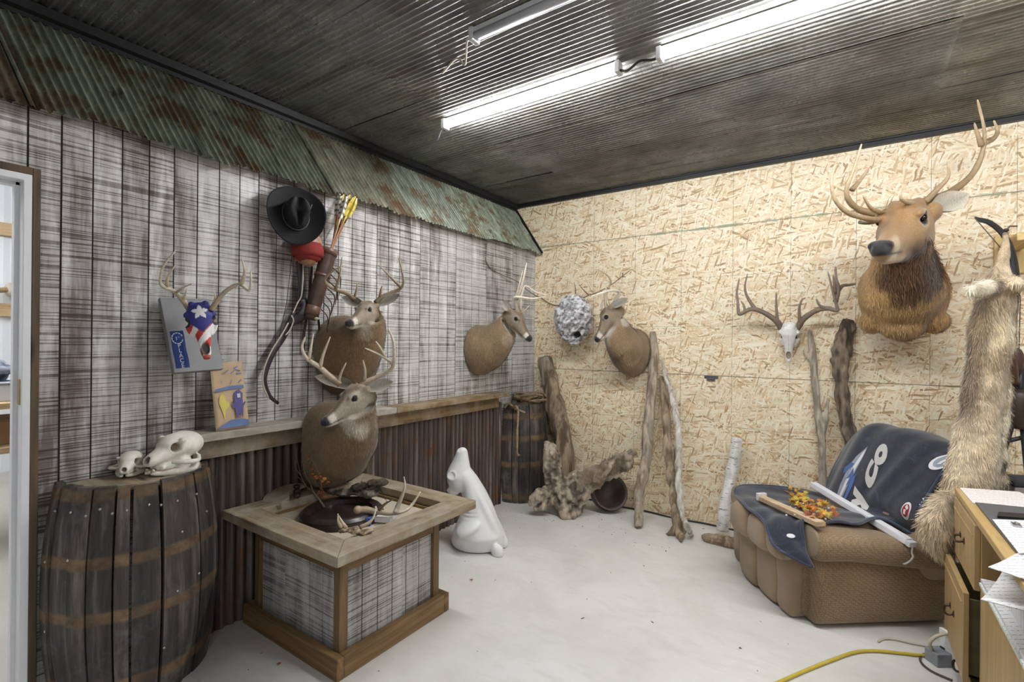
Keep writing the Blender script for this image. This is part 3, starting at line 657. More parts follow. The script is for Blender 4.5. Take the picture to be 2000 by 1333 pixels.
# long hair of the mane and brisket
b = [c for c in tE.children if c.name.startswith('body')][0]
P = np.array([v.co[:] for v in b.data.vertices])+np.array(tE.location); N = np.array([v.normal[:] for v in b.data.vertices])
ca = np.zeros(len(P)*4, np.float32); b.data.color_attributes['Col'].data.foreach_get('color', ca); C = ca.reshape(-1, 4)[:, :3]
rs = np.random.RandomState(5); k = (P[:, 2] < 2.10) & (P[:, 1] < -.2) & (P[:, 2] > 1.5) & (((P-np.array(H(.05, 0, 0)))@F < .0) | (((P-np.array(H(0, 0, -.1)))@U < -.0) & ((P-o)@F < .12))); idx = np.where(k)[0]; idx = rs.choice(idx, min(len(idx), 9000), False)
fm = M(); dark = C[idx].mean(1) < .22
tufts(fm, P[idx], N[idx], np.tile(V(0, -.1, -1), (len(idx), 1)), np.where(dark, .05, .026), .0022, C[idx]*(.7+.7*rs.rand(len(idx), 1)), 3, .28)
o_ = fm.build('mane', m_fur, tE, solid=0)
# ---------------------------------------------------------------- left wall
m_paint = vcm('painted surface', .6, .12, 40, .1, .001)
m_leather = vcm('worn leather', .45, .5, 25, .4, .004)
m_oldw = woodm('old grey-brown plank', (.10, .068, .038), (.36, .265, .16), 1, wear=(.42, .37, .30))
m_oldx = woodm('old grey-brown plank across', (.10, .068, .038), (.36, .265, .16), 0, wear=(.42, .37, .30))
m_oldz = woodm('brown post wood', (.075, .045, .02), (.27, .17, .08), 2)
m_grey = woodm('weathered grey board', (.16, .13, .10), (.46, .41, .34), 1, wear=(.5, .46, .4))

lg = thing('wall_ledge', (.07, -1.95, 1.0), 'long wooden ledge along the left wall above the rusty corrugated metal', 'ledge')
b = M(); b.box((.0, -3.215, .995), (.155, -1.98, 1.033)); b.build('top_board', m_grey, lg, False, .004)
b = M(); b.box((.0, -1.977, .995), (.155, -.665, 1.033)); b.build('top_board', m_browny, lg, False, .004)
b = M(); b.box((.03, -3.19, .895), (.068, -2.10, .994)); b.build('apron', m_oldw, lg, False, .004)
b = M(); b.box((.03, -2.097, .895), (.068, -.70, .994)); b.build('apron', m_browny, lg, False, .004)

# painted skull on its grey board
A, B_, C_, D_ = onx(312, 581, .045), onx(409, 584, .045), onx(447, 723, .165), onx(339, 729, .165)
X = nrm(B_-A); Yv = nrm(D_-A-X*np.dot(D_-A, X)); N = np.cross(X, Yv)*1; W_ = np.linalg.norm(B_-A); H_ = np.linalg.norm(D_-A)
N = N if N[0] > 0 else -N
sk = thing('skull_plaque', (A+C_)/2, 'grey board with an antlered skull painted in a star and stripes, on the left wall', 'trophy')
b = M(); b.prism([(0, 0), (W_, 0), (W_, H_), (0, H_)], A-N*.0, X, Yv, .028 if np.dot(np.cross(X, Yv), N) < 0 else -.028)
b.build('board', plain('grey painted board', (.20, .20, .205), .5, 0, .2, 8), sk, False, .003)
b = M(); b.tube([(0.0, (A+B_)[1]/2, 1.62), (A+B_)/2*V(0, 1, 0)+V(.05, 0, 1.60)], .006, 6); b.build('hanger', m_blk, sk)
dsk = dep(onx(385, 640, .20)); top = p3(388, 598, dsk-.02); nz_ = p3(404, 697, dsk-.10)
F = nrm(nz_-top); S = nrm(np.cross(V(1, -.45, .2), F)); U = np.cross(F, S); L_ = np.linalg.norm(nz_-top)
def skull(m, o, F, S, U, L, wd=1.0):
    q = lambda f, l, u: o+F*f*L+S*l*L*wd+U*u*L
    m.loft([(q(f, 0, u), F, w_*L*wd, h_*L) for f, u, w_, h_ in [(-.06, -.10, .10, .12), (0, -.04, .185, .17), (.12, .0, .215, .19), (.27, .0, .225, .17), (.40, -.02, .19, .13), (.55, -.05, .125, .10), (.72, -.075, .095, .075), (.88, -.09, .08, .055), (1.0, -.10, .055, .035)]], 20, up=U)
    for sg in (-1, 1):
        m.tube([q(.20, sg*.19, -.02), q(.32, sg*.25, -.03), q(.45, sg*.20, -.09), q(.55, sg*.13, -.10)], .035*L, 8)
        m.ell(q(.20, sg*.20, .05), (.07*L, .06*L, .05*L), [F, S, U])
        m.ell(q(.02, sg*.11, .10), .055*L)
    m.tube([q(.5, .06, -.13), q(.75, .05, -.14), q(.9, .04, -.13)], .04*L, 8); m.tube([q(.5, -.06, -.13), q(.75, -.05, -.14), q(.9, -.04, -.13)], .04*L, 8)
    return q
m = M(); q = skull(m, top, F, S, U, L_, .95); r = remesh(m, .0034, 2); P = r.V()
f = (P-top)@F/L_; l = (P-top)@S/L_; u = (P-top)@U/L_
for sg in (-1, 1):
    d = np.sqrt((f-.32)**2+(l-sg*.235)**2+(u-.01)**2); P -= np.outer(sm(-d, -.095, -.05)*.085*L_*sg, S)
d = np.sqrt(((f-.83)*.6)**2+l**2+(u-.0)**2); P -= np.outer(sm(-d, -.085, -.045)*.06*L_, U); r.v = [P]
col = np.tile(V(.78, .77, .76), (len(P), 1)); blue = (.030, .035, .22); red = (.55, .035, .02)
st = (f*.9+l*1.0); sgn = ((st*7.5-.9) % 2)
col = paint(col, (sgn < 1)*1.0, red)
col = paint(col, sm(-(f+np.abs(l)*1.05), -.56, -.545), blue)
ang = np.arctan2(l, .21-f); rad = np.sqrt(l*l+(f-.21)**2); pt_ = np.abs(((ang/(2*PI/5)+.5) % 1)-.5)*2
star = rad < .135*(1-pt_*.58)
col = paint(col, star*(u > 0)*1.0, (.85, .85, .86))
for sg in (-1, 1):
    d = np.sqrt((f-.32)**2+(l-sg*.235)**2+(u-.01)**2); col = paint(col, sm(-d, -.10, -.085), (.03, .03, .035))
d = np.sqrt(((f-.83)*.6)**2+l**2); col = paint(col, sm(-d, -.075, -.06)*(u > -.12), (.09, .075, .06))
col = paint(col, sm(f, .93, .95), (.42, .08, .04))
r.c = [col]; so = r.build('skull', m_paint, sk); so['label'] = 'deer skull painted blue, red and white with a star'
kw = dict(tipc=(.80, .74, .60), basec=(.30, .20, .09), n=8)
antler(so, [([(369, 604, .0), (356, 585, -.01), (339, 569, -.03), (320, 561, -.06), (313, 549, -.08), (320, 519, -.13), (343, 490, -.17)], .0125, .003), ([(326, 560, -.05), (328, 541, -.07), (343, 517, -.10)], .008, .002), ([(358, 588, -.01), (362, 576, -.02), (365, 564, -.03)], .008, .002), ([(345, 571, -.03), (358, 562, -.07), (376, 554, -.10)], .006, .002)], m_antler, dsk-.03, **kw)
antler(so, [([(412, 606, .0), (425, 587, .0), (445, 566, -.01), (468, 556, -.03), (486, 568, -.07), (490, 548, -.10), (490, 529, -.12)], .0125, .003), ([(470, 557, -.04), (478, 533, -.06), (472, 504, -.09)], .0105, .0025), ([(419, 594, .0), (420, 582, -.01), (419, 569, -.02)], .007, .002)], m_antler, dsk-.03, **kw)
# blue prize ribbon
dr_ = dep((A+D_)/2)-.035; rb = thing('prize_ribbon', p3(350, 680, dr_), 'blue first place ribbon on the painted skull board', 'ribbon')
P0, P1, P2, P3_ = p3(331, 648, dr_), p3(357, 646, dr_), p3(371, 718, dr_-.01), p3(344, 720, dr_-.01)
b = M(); n_ = 9; b.grid([[P0*(1-i/n_)*(1-j)+P3_*(i/n_)*(1-j)+P1*(1-i/n_)*j+P2*(i/n_)*j+N*.003*math.sin(i*1.1) for j in (0, .25, .5, .75, 1)] for i in range(n_+1)])
strip_ = b.build('strip', plain('blue satin', (.035, .085, .36), .35, 0, .15), rb, True, solid=.0015)
m_wt = plain('white print', (.85, .85, .86), .6, 0, .03)
rx = nrm(P1-P0); ry = nrm(P0-P3_); rn = np.cross(rx, ry); rn = rn if np.dot(rn, CAM-P0) > 0 else -rn
b = M()
def put_text(m, s, size, o, X, Y, Nn, lift, bold=0, mi=0):
    vs, fs = text_geo(s, size, bold); m.add([o+X*v[0]+Y*v[1]+Nn*lift for v in vs], fs, mi=mi)
for i, ch in enumerate('PLACE'): put_text(b, ch, .027, P0*(.62-.135*i)+P3_*(.38+.135*i)-P0*0+rx*.036-ry*.012, rx, ry, rn, .006, .0006)
put_text(b, '1', .022, P0*.80+P3_*.2+rx*.029-ry*.008, rx, ry, rn, .006, .0006); put_text(b, 'st', .011, P0*.80+P3_*.2+rx*.040+ry*.002, rx, ry, rn, .006)
c_ = P0*.8+P3_*.2+rx*.033
for k in range(11):
    a = math.radians(-60+k*30+90); e = c_+rx*.024*math.cos(a)+ry*.024*math.sin(a)+rn*.0055
    b.ell(e, (.006, .0028, .0008), [nrm(-rx*math.sin(a)+ry*math.cos(a)), nrm(rx*math.cos(a)+ry*math.sin(a)), rn], 8, 4)
b.build('lettering', m_wt, strip_, False)

# child's painting on brown paper, standing on the ledge
g0, g1, g2, g3 = onx(422, 839, .125), onx(487, 829, .125), onx(472, 705, .03), onx(409, 711, .03)
gz = 1.034-min(g0[2], g1[2])
pg = thing('painted_paper', V(.12, (g0[1]+g1[1])/2, 1.034), "child's painting of a yellow and a purple figure on brown paper, leaning on the ledge", 'painting')
e = lambda a, b_, lift=0.0: (g0*(1-a)*(1-b_)+g1*a*(1-b_)+g2*a*b_+g3*(1-a)*b_)+V(0, 0, gz*(1-b_))+V(1, 0, .4)*lift
b = M(); b.grid([[e(i/8, j/12, .004*math.sin(i*.8)*math.sin(j*.5)) for i in range(9)] for j in range(13)]); sheet_ = b.build('sheet', plain('brown paper', (.50, .36, .23), .8, 0, .1, 20), pg, True, solid=.002)
def blob(mt, pts, name, lift=.008):
    m = M(); vs = [e(a, b_, lift) for a, b_ in pts]; m.add(vs, [tuple(range(len(vs)))]); return m.build(name, mt, sheet_, False)
pp, py_, pb = plain('purple paint', (.075, .06, .22), .6, 0, .2), plain('yellow paint', (.62, .52, .10), .6, 0, .2), plain('blue paint', (.10, .16, .33), .6, 0, .3)
blob(pp, [(.62, .20), (.66, .12), (.70, .20), (.78, .20), (.80, .12), (.84, .20), (.86, .30), (.95, .36), (.92, .38), (.86, .34), (.86, .42), (.88, .50), (.78, .56), (.68, .55), (.60, .50), (.62, .42), (.58, .36), (.50, .40), (.55, .30), (.62, .28)], 'purple_figure')
blob(plain('pale paint', (.55, .5, .5), .6), [(.70, .44), (.80, .44), (.80, .50), (.70, .50)], 'purple_face', .010)
blob(py_, [(.14, .40), (.20, .30), (.24, .22), (.26, .14), (.30, .22), (.34, .30), (.44, .34), (.44, .40), (.36, .40), (.34, .48), (.26, .52), (.18, .48), (.16, .44)], 'yellow_figure')
blob(pb, [(.02, .02), (.98, .02), (.98, .10), (.75, .13), (.45, .13), (.2, .08)], 'blue_ground')
blob(pb, [(.06, .56), (.5, .58), (.94, .575), (.94, .625), (.5, .63), (.06, .60)], 'blue_stroke')
rs = np.random.RandomState(4)
for k in range(9):
    a, b_ = .15+.7*rs.rand(), .68+.22*rs.rand(); t_ = rs.rand()*PI; c, s_ = .08*math.cos(t_), .03*math.sin(t_)
    blob(pb, [(a-c, b_-s_-.006), (a+c, b_+s_-.006), (a+c, b_+s_+.012), (a-c, b_-s_+.012)], 'blue_dash')

# recurve bow behind hat and quiver
bw = thing('recurve_bow', onx(577, 600, .03), 'dark recurve bow with pale edges hanging on the left wall below the black hat', 'bow')
X0 = .045
def limb(pts, nm, wds, mt=m_leather, col=(.035, .03, .03)):
    c = cr([onx(u, v, x) for u, v, x in pts], 8); m = M(); m.tube(c, wds, 10, col, flat=.35, hint=(1, 0, 0)); return m.build(nm, mt, bw)
limb([(578, 612, X0), (566, 633, X0), (552, 660, X0), (533, 690, X0+.01), (520, 722, X0+.01), (517, 748, X0+.015), (527, 774, X0+.01), (544, 789, X0)], 'lower_limb', [.024, .021, .018, .015, .012, .008])
limb([(586, 590, X0+.01), (588, 560, X0), (586, 520, X0), (583, 480, X0), (578, 440, X0)], 'upper_limb', [.022, .02, .018, .015])
limb([(591, 585, X0+.02), (597, 598, X0+.03), (590, 616, X0+.03), (578, 625, X0+.015), (566, 634, X0+.01)], 'grip', [.022, .026, .03, .026, .02])
for pts, nm in (([(563, 631, .06), (549, 656, .062), (529, 688, .064), (515.5, 722, .066), (513.5, 750, .066), (524, 778, .06)], 'edge_strip'), ([(590, 478, .06), (592, 528, .065), (589, 575, .067), (581, 592, .067), (572, 612, .067)], 'edge_strip'), ([(569, 616, .07), (573, 627, .07), (566, 645, .07), (558, 655, .07)], 'edge_strip')):
    m = M(); m.tube(cr([onx(*q) for q in pts], 8), .0042, 6, (.55, .5, .42)); m.build(nm, m_paint, bw)
m = M(); m.tube([onx(543, 788, .05), onx(545, 660, .035), onx(560, 590, .035), onx(577, 440, .05)], .0022, 6, (.06, .05, .04)); m.build('string', m_paint, bw)

# red bandana'd head form under the hat
hf = thing('head_form', onx(600, 475, .0), 'tan wooden head form with a red cloth on the wall under the black hat', 'stand')
m = M(); c0 = onx(603, 482, .085); m.ell(c0, (.075, .075, .10), nu=18, nv=12, col=(.42, .22, .12)); m.ell(c0+V(.03, -.02, -.06), (.05, .05, .06), col=(.42, .22, .12)); m.tube([c0+V(0, 0, -.04), c0+V(-.03, 0, -.10)], .045, 12, (.36, .19, .10)); m.box((0.0, c0[1]-.05, c0[2]-.09), (.05, c0[1]+.05, c0[2]+.10), (.05, .03, .02))
r = remesh(m, .008, 3); r.c = [np.tile(V(.40, .215, .12), (r.n, 1))]; r.build('head', m_leather, hf)
m = M(); m.lathe([(.080, -.03), (.086, -.01), (.084, .02), (.072, .05)], c0+V(.010, -.012, -.035), n=24, col=(.25, .02, .015)); m.ell(c0+V(.02, -.015, -.055), (.072, .074, .045), col=(.25, .02, .015)); m.build('cloth', vcm('red cotton', .8, .4, 30), hf, True, solid=.004)

# hat
hc = onx(577, 420, .13); hat = thing('cowboy_hat', hc, 'black felt cowboy hat hanging on the left wall', 'hat')
nh = nrm(V(.85, -.30, .16)); hy = nrm(V(0, 0, 1)-nh*nh[2]); hx = np.cross(hy, nh)
ca_, sa_ = math.cos(math.radians(2)), math.sin(math.radians(2)); hx, hy = hx*ca_+hy*sa_, hy*ca_-hx*sa_
m_felt = plain('black felt', (.006, .0063, .0075), .8, 0, .3, 60, .25)
m = M(); n_ = 56; P = []
for r_ in np.linspace(.36, 1.0, 14):
    row = []
    for a in np.linspace(0, 2*PI, n_, endpoint=False):
        X_, Y_ = .160*r_*math.cos(a), .168*r_*math.sin(a); lift = .055*(abs(math.cos(a))**2.2)*max(0, r_-.45)**1.3*2.0-.02*(abs(math.sin(a))**3)*max(0, r_-.45)
        row.append(hc+hx*X_*(1-.10*abs(math.cos(a))*max(0, r_-.5))+hy*Y_+nh*lift)
    P.append(row)
m.rings(P, True, False); m.build('brim', m_felt, hat, True, solid=.004)
m = M(); P = []
for i, (k_, z_) in enumerate([(1.06, 0), (1.0, .012), (.98, .035), (.95, .06), (.91, .083), (.84, .098), (.70, .105), (.45, .103), (.2, .10), (.02, .10)]):
    row = []
    for a in np.linspace(0, 2*PI, n_, endpoint=False):
        x_, y_ = .066*k_*math.cos(a), .084*k_*math.sin(a)-.004
        pin = 1-.30*sm(np.array(z_), .03, .10)*max(0, -math.sin(a))**.8*1
        cre = -.034*math.exp(-(x_/.017)**2)*sm(np.array(z_), .07, .10)-.018*math.exp(-((abs(x_)-.042)/.016)**2)*max(0, -math.sin(a))*sm(np.array(z_), .05, .1)
        row.append(hc+hx*x_*pin+hy*y_+nh*(z_*(1+.12*math.sin(a))+cre))
    P.append(row)
m.rings(P, True, True); crown_ = m.build('crown', m_felt, hat)
m = M(); m.tube([hc+hx*.069*math.cos(a)*1.0+hy*(.087*math.sin(a)-.004)+nh*.012 for a in np.linspace(0, 2*PI, 50)], .0035, 8); m.build('band', plain('dark band', (.05, .05, .055), .4), crown_)
m = M(); m.tube([hc+hx*.07+hy*.02+nh*.02, hc+hx*.085+hy*.06+nh*.03], .002, 6, (.2, .2, .2)); m.build('band_cord', m_paint, crown_)

# quiver with arrows
qt, qb = onx(644, 488, .12), onx(606, 624, .09); qa = nrm(qt-qb); qv = thing('quiver', (qt+qb)/2, 'brown leather quiver full of feathered arrows on the left wall', 'quiver')
m = M(); pr = cr([(*qb, .034), (*(qb*.75+qt*.25), .040), (*(qb*.4+qt*.6), .043), (*(qb*.12+qt*.88), .045), (*qt, .047)], 6)
rg = []; sx = nrm(np.cross(qa, V(1, 0, 0))); sy = np.cross(qa, sx); th = np.linspace(0, 2*PI, 22, endpoint=False)
for row in pr: rg.append(row[:3]+np.outer(np.cos(th)*row[3], sx)+np.outer(np.sin(th)*row[3]*.8, sy))
m.rings(rg, True, False, (.085, .046, .034)); qbody = m.build('body', m_leather, qv, True, solid=.005)
for f_, hh in ((.965, .035), (.62, .016), (.12, .055)):
    m = M(); c = qb*(1-f_)+qt*f_; R_ = np.interp(f_, [0, .25, .6, .88, 1], [.036, .042, .045, .047, .049])+.002
    m.rings([c+qa*z+np.outer(np.cos(th)*R_, sx)+np.outer(np.sin(th)*R_*.8, sy) for z in (-hh/2, hh/2)], True, False, (.16, .085, .06)); m.build('leather_band', m_leather, qbody, True, solid=.004)
m = M(); m.ell(qb+qa*.02, (.036, .03, .012), [sx, sy, qa], 16, 6, (.09, .05, .035)); m.build('base', m_leather, qv)
rs = np.random.RandomState(9)
for k in range(7):
    f_ = .15+.1*k; a0 = qb*(1-f_)+qt*f_+V(.01, .045, 0); m = M()
    m.tube(cr([a0, a0+V(.02, .03+.01*rs.rand(), -.05), a0+V(.01, .025+.02*rs.rand(), -.11-.05*rs.rand())], 5), [.010, .012, .006], 6, (.07+.05*rs.rand(), .045, .035), flat=.3); m.build('fringe', m_leather, qv)
m = M(); m.tube(cr([onx(612, 474, .05), onx(609, 520, .04), onx(606, 560, .05), onx(601, 610, .04), onx(594, 650, .02), onx(592, 690, .015)], 6), .009, 6, (.04, .026, .02), flat=.35, hint=(1, 0, 0)); m.build('strap', m_leather, qv)
m = M(); m.tube(cr([onx(622, 625, .06), onx(624, 655, .03), onx(619, 690, .02)], 6), .008, 6, (.05, .03, .02), flat=.35, hint=(1, 0, 0)); m.build('strap', m_leather, qv)
m = M(); m.ell(onx(618, 623, .13), (.012, .012, .01), col=(.5, .42, .25)); m.build('buckle', m_bone, qv)
tips = [((664, 379), 'barred', (.62, .10, .03)), ((671, 380), 'barred', (.75, .55, .08)), ((677, 384), 'barred', (.85, .75, .55)), ((683, 381), 'barred', (.70, .12, .04)), ((689, 387), 'yellow', (.55, .10, .04)), ((694, 384), 'yellow', (.75, .6, .1)), ((697, 388), 'yellow', (.15, .06, .04))]
pos = ['first from the left', 'second from the left', 'third from the left', 'fourth from the left', 'fifth from the left', 'second from the right', 'rightmost']
for k, ((u, v), kind, sc_) in enumerate(tips):
    tip = onx(u, v, .10+.03*(k % 3)); ins = qb*.35+qt*.65+sx*(.026*(k-3)/3)*-1+sy*(.012*((k % 3)-1)); ax = nrm(tip-ins); L = np.linalg.norm(tip-ins)
    ar = thing('arrow', ins, f'arrow with {"black-barred white" if kind == "barred" else "yellow"} feathers in the leather quiver, {pos[k]}', 'arrow', 'arrows in the quiver')
    m = M(); c1 = ins+ax*(L-.20); m.tube([ins, c1], .0042, 8, (.30, .14, .06)); m.tube([c1, c1+ax*.10], .0046, 8, sc_); m.tube([c1+ax*.10, tip], .0046, 8, (.80, .62, .12) if k % 2 else (.85, .80, .68)); m.build('shaft', m_paint, ar)
    m = M(); s1 = nrm(np.cross(ax, V(1, .2, 0))); s2 = np.cross(ax, s1)
    for j in range(3):
        a = 2*PI*j/3+k; d_ = s1*math.cos(a)+s2*math.sin(a); P = []; C = []
        for i in range(12):
            z = i/11; hgt = .016*math.sin(PI*min(1, z*.85+.08))**.6; b0 = tip-ax*(.125*(1-z)+.012)
            P.append([b0+d_*.004, b0+d_*(.004+hgt)-ax*.012*(1-z)]); cc = ((.03, .025, .02) if (i % 3 == 0) else (.78, .74, .66)) if kind == 'barred' else ((.62, .48, .05) if i % 4 else (.40, .30, .03))
            C += [cc, cc]
        m.grid(P, np.array(C))
    m.build('fletching', m_paint, ar, False, solid=.0012)
    m = M(); m.tube([tip, tip+ax*.012], .005, 8, (.15, .05, .03)); m.build('nock', m_paint, ar)
# ---------------------------------------------------------------- display table
m_barn2 = barn('whitewashed table panel', (.075, .06, .045), (.50, .49, .475), .06)
m_top = woodm('worn pine plank', (.13, .088, .05), (.40, .31, .20), 1, wear=(.40, .355, .28))
m_topx = woodm('worn pine plank across', (.13, .088, .05), (.40, .31, .20), 0, wear=(.40, .355, .28))
m_bx = woodm('stained pine across', (.085, .045, .018), (.33, .20, .085), 0); m_by = woodm('stained pine lengthwise', (.085, .045, .018), (.33, .20, .085), 1)
TX0, TX1, TY0, TY1, TZ = .03, .972, -3.035, -2.145, .612
bx0, bx1, by0, by1 = .05, .843, -2.936, -2.216
tb = thing('display_table', ((bx0+bx1)/2, (by0+by1)/2, 0), 'wooden display table with whitewashed panels and a recessed top, in front of the lowest deer', 'table')
w_, th_ = .135, .045
for nm, P, mt in (('top_board', [(TX0, TY0), (TX1, TY0), (TX1-w_, TY0+w_), (TX0+w_, TY0+w_)], m_topx), ('top_board', [(TX1, TY0), (TX1, TY1), (TX1-w_, TY1-w_), (TX1-w_, TY0+w_)], m_top), ('top_board', [(TX1, TY1), (TX0, TY1), (TX0+w_, TY1-w_), (TX1-w_, TY1-w_)], m_topx), ('top_board', [(TX0, TY1), (TX0, TY0), (TX0+w_, TY0+w_), (TX0+w_, TY1-w_)], m_top)):
    P = np.array(P); c = P.mean(0); P = c+(P-c)*.9985
    m = M(); m.prism(P, (0, 0, TZ-th_), (1, 0, 0), (0, 1, 0), th_); m.build(nm, mt, tb, False, .004)
ix0, ix1, iy0, iy1 = bx0+.04, bx1-.04, by0+.04, by1-.04     # posts stand inside the plinth
m = M(); m.box((TX0+w_-.03, TY0+w_-.03, TZ-.075), (TX1-w_+.03, TY1-w_+.03, TZ-.060)); m.build('tray_bottom', plain('pale plywood', (.52, .45, .34), .7, 0, .15, 12), tb, False)
for nm, lo, hi, mt in (('tray_side', (TX0+w_-.02, TY0+w_-.02, TZ-.06), (TX1-w_+.02, TY0+w_-.002, TZ-th_), m_bx), ('tray_side', (TX0+w_-.02, TY1-w_+.002, TZ-.06), (TX1-w_+.02, TY1-w_+.02, TZ-th_), m_bx), ('tray_side', (TX0+w_-.02, TY0+w_, TZ-.06), (TX0+w_-.002, TY1-w_, TZ-th_), m_by), ('tray_side', (TX1-w_+.002, TY0+w_, TZ-.06), (TX1-w_+.02, TY1-w_, TZ-th_), m_by)):
    m = M(); m.box(lo, hi); m.build(nm, mt, tb, False)
ph = .098; pt_ = .038
for lo, hi, mt in (((bx0, by0, 0), (bx1, by0+pt_, ph), m_bx), ((bx0, by1-pt_, 0), (bx1, by1, ph), m_bx), ((bx0, by0+pt_, 0), (bx0+pt_, by1-pt_, ph), m_by), ((bx1-pt_, by0+pt_, 0), (bx1, by1-pt_, ph), m_by)):
    m = M(); m.box(lo, hi); m.build('plinth_board', mt, tb, False, .004)
zt = TZ-th_; RL = .125
for x in (ix0, ix1-.045):
    for y in (iy0, iy1-.045):
        m = M(); m.box((x, y, 0), (x+.045, y+.045, zt)); m.build('corner_post', m_oldz, tb, False, .003)
for lo, hi, mt in (((ix0+.045, iy0+.002, zt-RL), (ix1-.045, iy0+.04, zt), m_bx), ((ix0+.045, iy1-.04, zt-RL), (ix1-.045, iy1-.002, zt), m_bx), ((ix0+.002, iy0+.045, zt-RL), (ix0+.04, iy1-.045, zt), m_by), ((ix1-.04, iy0+.045, zt-RL), (ix1-.002, iy1-.045, zt), m_by)):
    m = M(); m.box(lo, hi); m.build('rail', mt, tb, False, .003)
def vpanel(nm, a, b, out):
    """boards with grooves between two plan points, facing out"""
    m = M(); a, b, out = V(*a), V(*b), V(*out); L = np.linalg.norm(b-a); d = (b-a)/L; n = int(round(L/.098)); g = .003
    for i in range(n):
        c = a+d*L*(i+.5)/n; m.obox(c+V(0, 0, (zt-RL)/2)-out*.006, [d, out, (0, 0, 1)], (L/n/2-g, .006, (zt-RL)/2))
    m.obox((a+b)/2+V(0, 0, (zt-RL)/2)-out*.014, [d, out, (0, 0, 1)], (L/2, .002, (zt-RL)/2)); return m.build(nm, m_barn2, tb, False)
vpanel('panel', (ix0+.045, iy0+.018, 0), (ix1-.045, iy0+.018, 0), (0, -1, 0)); vpanel('panel', (ix1-.018, iy0+.045, 0), (ix1-.018, iy1-.045, 0), (1, 0, 0))
vpanel('panel', (ix0+.045, iy1-.018, 0), (ix1-.045, iy1-.018, 0), (0, 1, 0)); vpanel('panel', (ix0+.018, iy0+.045, 0), (ix0+.018, iy1-.045, 0), (-1, 0, 0))

# things on the table
ZT = TZ-.060+.0005
pc = onz(668, 992, TZ-.01); pq = thing('round_base', (pc[0], pc[1], ZT), 'round dark turned wooden base lying in the recessed table top', 'wooden base')
m_dk = woodm('dark stained wood', (.012, .008, .007), (.048, .032, .027), 0, rough=.3, knots=False)
R = .215; m = M(); m.lathe([(.0, 0), (R, 0), (R, .018), (R-.006, .026), (R-.006, .034), (R-.018, .046), (R-.03, .052), (R-.04, .052), (R-.060, .042), (R-.064, .022), (.0, .020)], (pc[0], pc[1], ZT), n=64); m.build('disc', m_dk, pq, True, auto=40)
hm = thing('slab', onz(560, 985, ZT), 'pale half-moon wooden slab standing at the left edge of the recessed table top', 'wood slab')
hc_ = onz(566, 975, TZ+.0); m = M(); P = [(math.cos(a)*.13, math.sin(a)*.13*.62) for a in np.linspace(math.radians(60), math.radians(275), 24)]
P = P+[(.0, -.05), (.02, -.02), (.0, .01), (.015, .04)]
X_ = nrm(V(.80, .55, .1)); Y_ = nrm(V(-.5, .75, .30)); m.prism([(p[0], p[1]*1.25) for p in P], hc_+V(-.01, .0, .006), X_, Y_, .022); m.build('board', m_topx, hm, False, .003)
m = M(); [m.ell(hc_+X_*(.012+.02*k)+Y_*(.06-.045*k)+V(0, 0, .03), (.018, .02, .014), col=(.03, .02, .015)) for k in range(3)]; m.build('bark_edge', m_leather, hm)
# dried sprig
sp_ = thing('dried_sprig', onz(632, 985, ZT+.022), 'dried twig with orange leaves in front of the lowest deer', 'plant')
base = onz(634, 992, ZT+.022); dS = dep(base); rs = np.random.RandomState(12)
m = M(); q = lambda u, v, d=0: p3(u, v, dS+d)
m.tube(cr([base, q(622, 975), q(612, 962), q(606, 945), q(600, 925)], 6), [.008, .005, .003], 7, (.14, .09, .055))
for pts in ([(620, 972, 0), (628, 955, -.01), (625, 935, -.02), (618, 915, -.03), (607, 895, -.03)], [(612, 962, 0), (598, 950, .02), (588, 930, .03), (582, 905, .03), (576, 885, .02)], [(598, 950, .02), (590, 940, .04), (580, 930, .05)], [(606, 945, 0), (596, 925, -.02), (592, 905, -.03)], [(628, 955, -.01), (636, 945, -.03), (642, 935, -.04)], [(600, 925, 0), (604, 905, .0), (602, 890, .01)], [(588, 930, .03), (578, 915, .04), (573, 895, .05)]):
    m.tube(cr([q(*p) for p in pts], 5), [.003, .0012], 5, (.20, .15, .10))
m.build('stem', m_paint, sp_)
for i, (u, v, d) in enumerate([(604, 890, 0), (603, 898, -.01), (612, 918, -.02), (610, 925, 0), (623, 925, -.03), (626, 932, -.03), (619, 935, -.02), (634, 936, -.04), (641, 941, -.05), (636, 946, -.04), (630, 940, -.04), (627, 957, -.02), (631, 963, -.03), (623, 962, -.02), (627, 968, -.03), (633, 970, -.03), (615, 930, -.01), (607, 905, -.01)]):
    c = q(u, v, d-.01); a = nrm(rs.randn(3)); b = nrm(np.cross(a, rs.randn(3))); m = M(); L = .016+.008*rs.rand()
    P = [c+a*L*(x-.5)+b*L*.38*math.sin(PI*x)*y+np.cross(a, b)*.004*abs(y) for x in np.linspace(0, 1, 6) for y in (-1, 0, 1)]
    cc = [(.50, .13, .02), (.62, .21, .04), (.36, .09, .02)][i % 3]; m.grid(np.array(P).reshape(6, 3, 3), cc); m.build('leaf', m_paint, sp_, True, solid=.001)
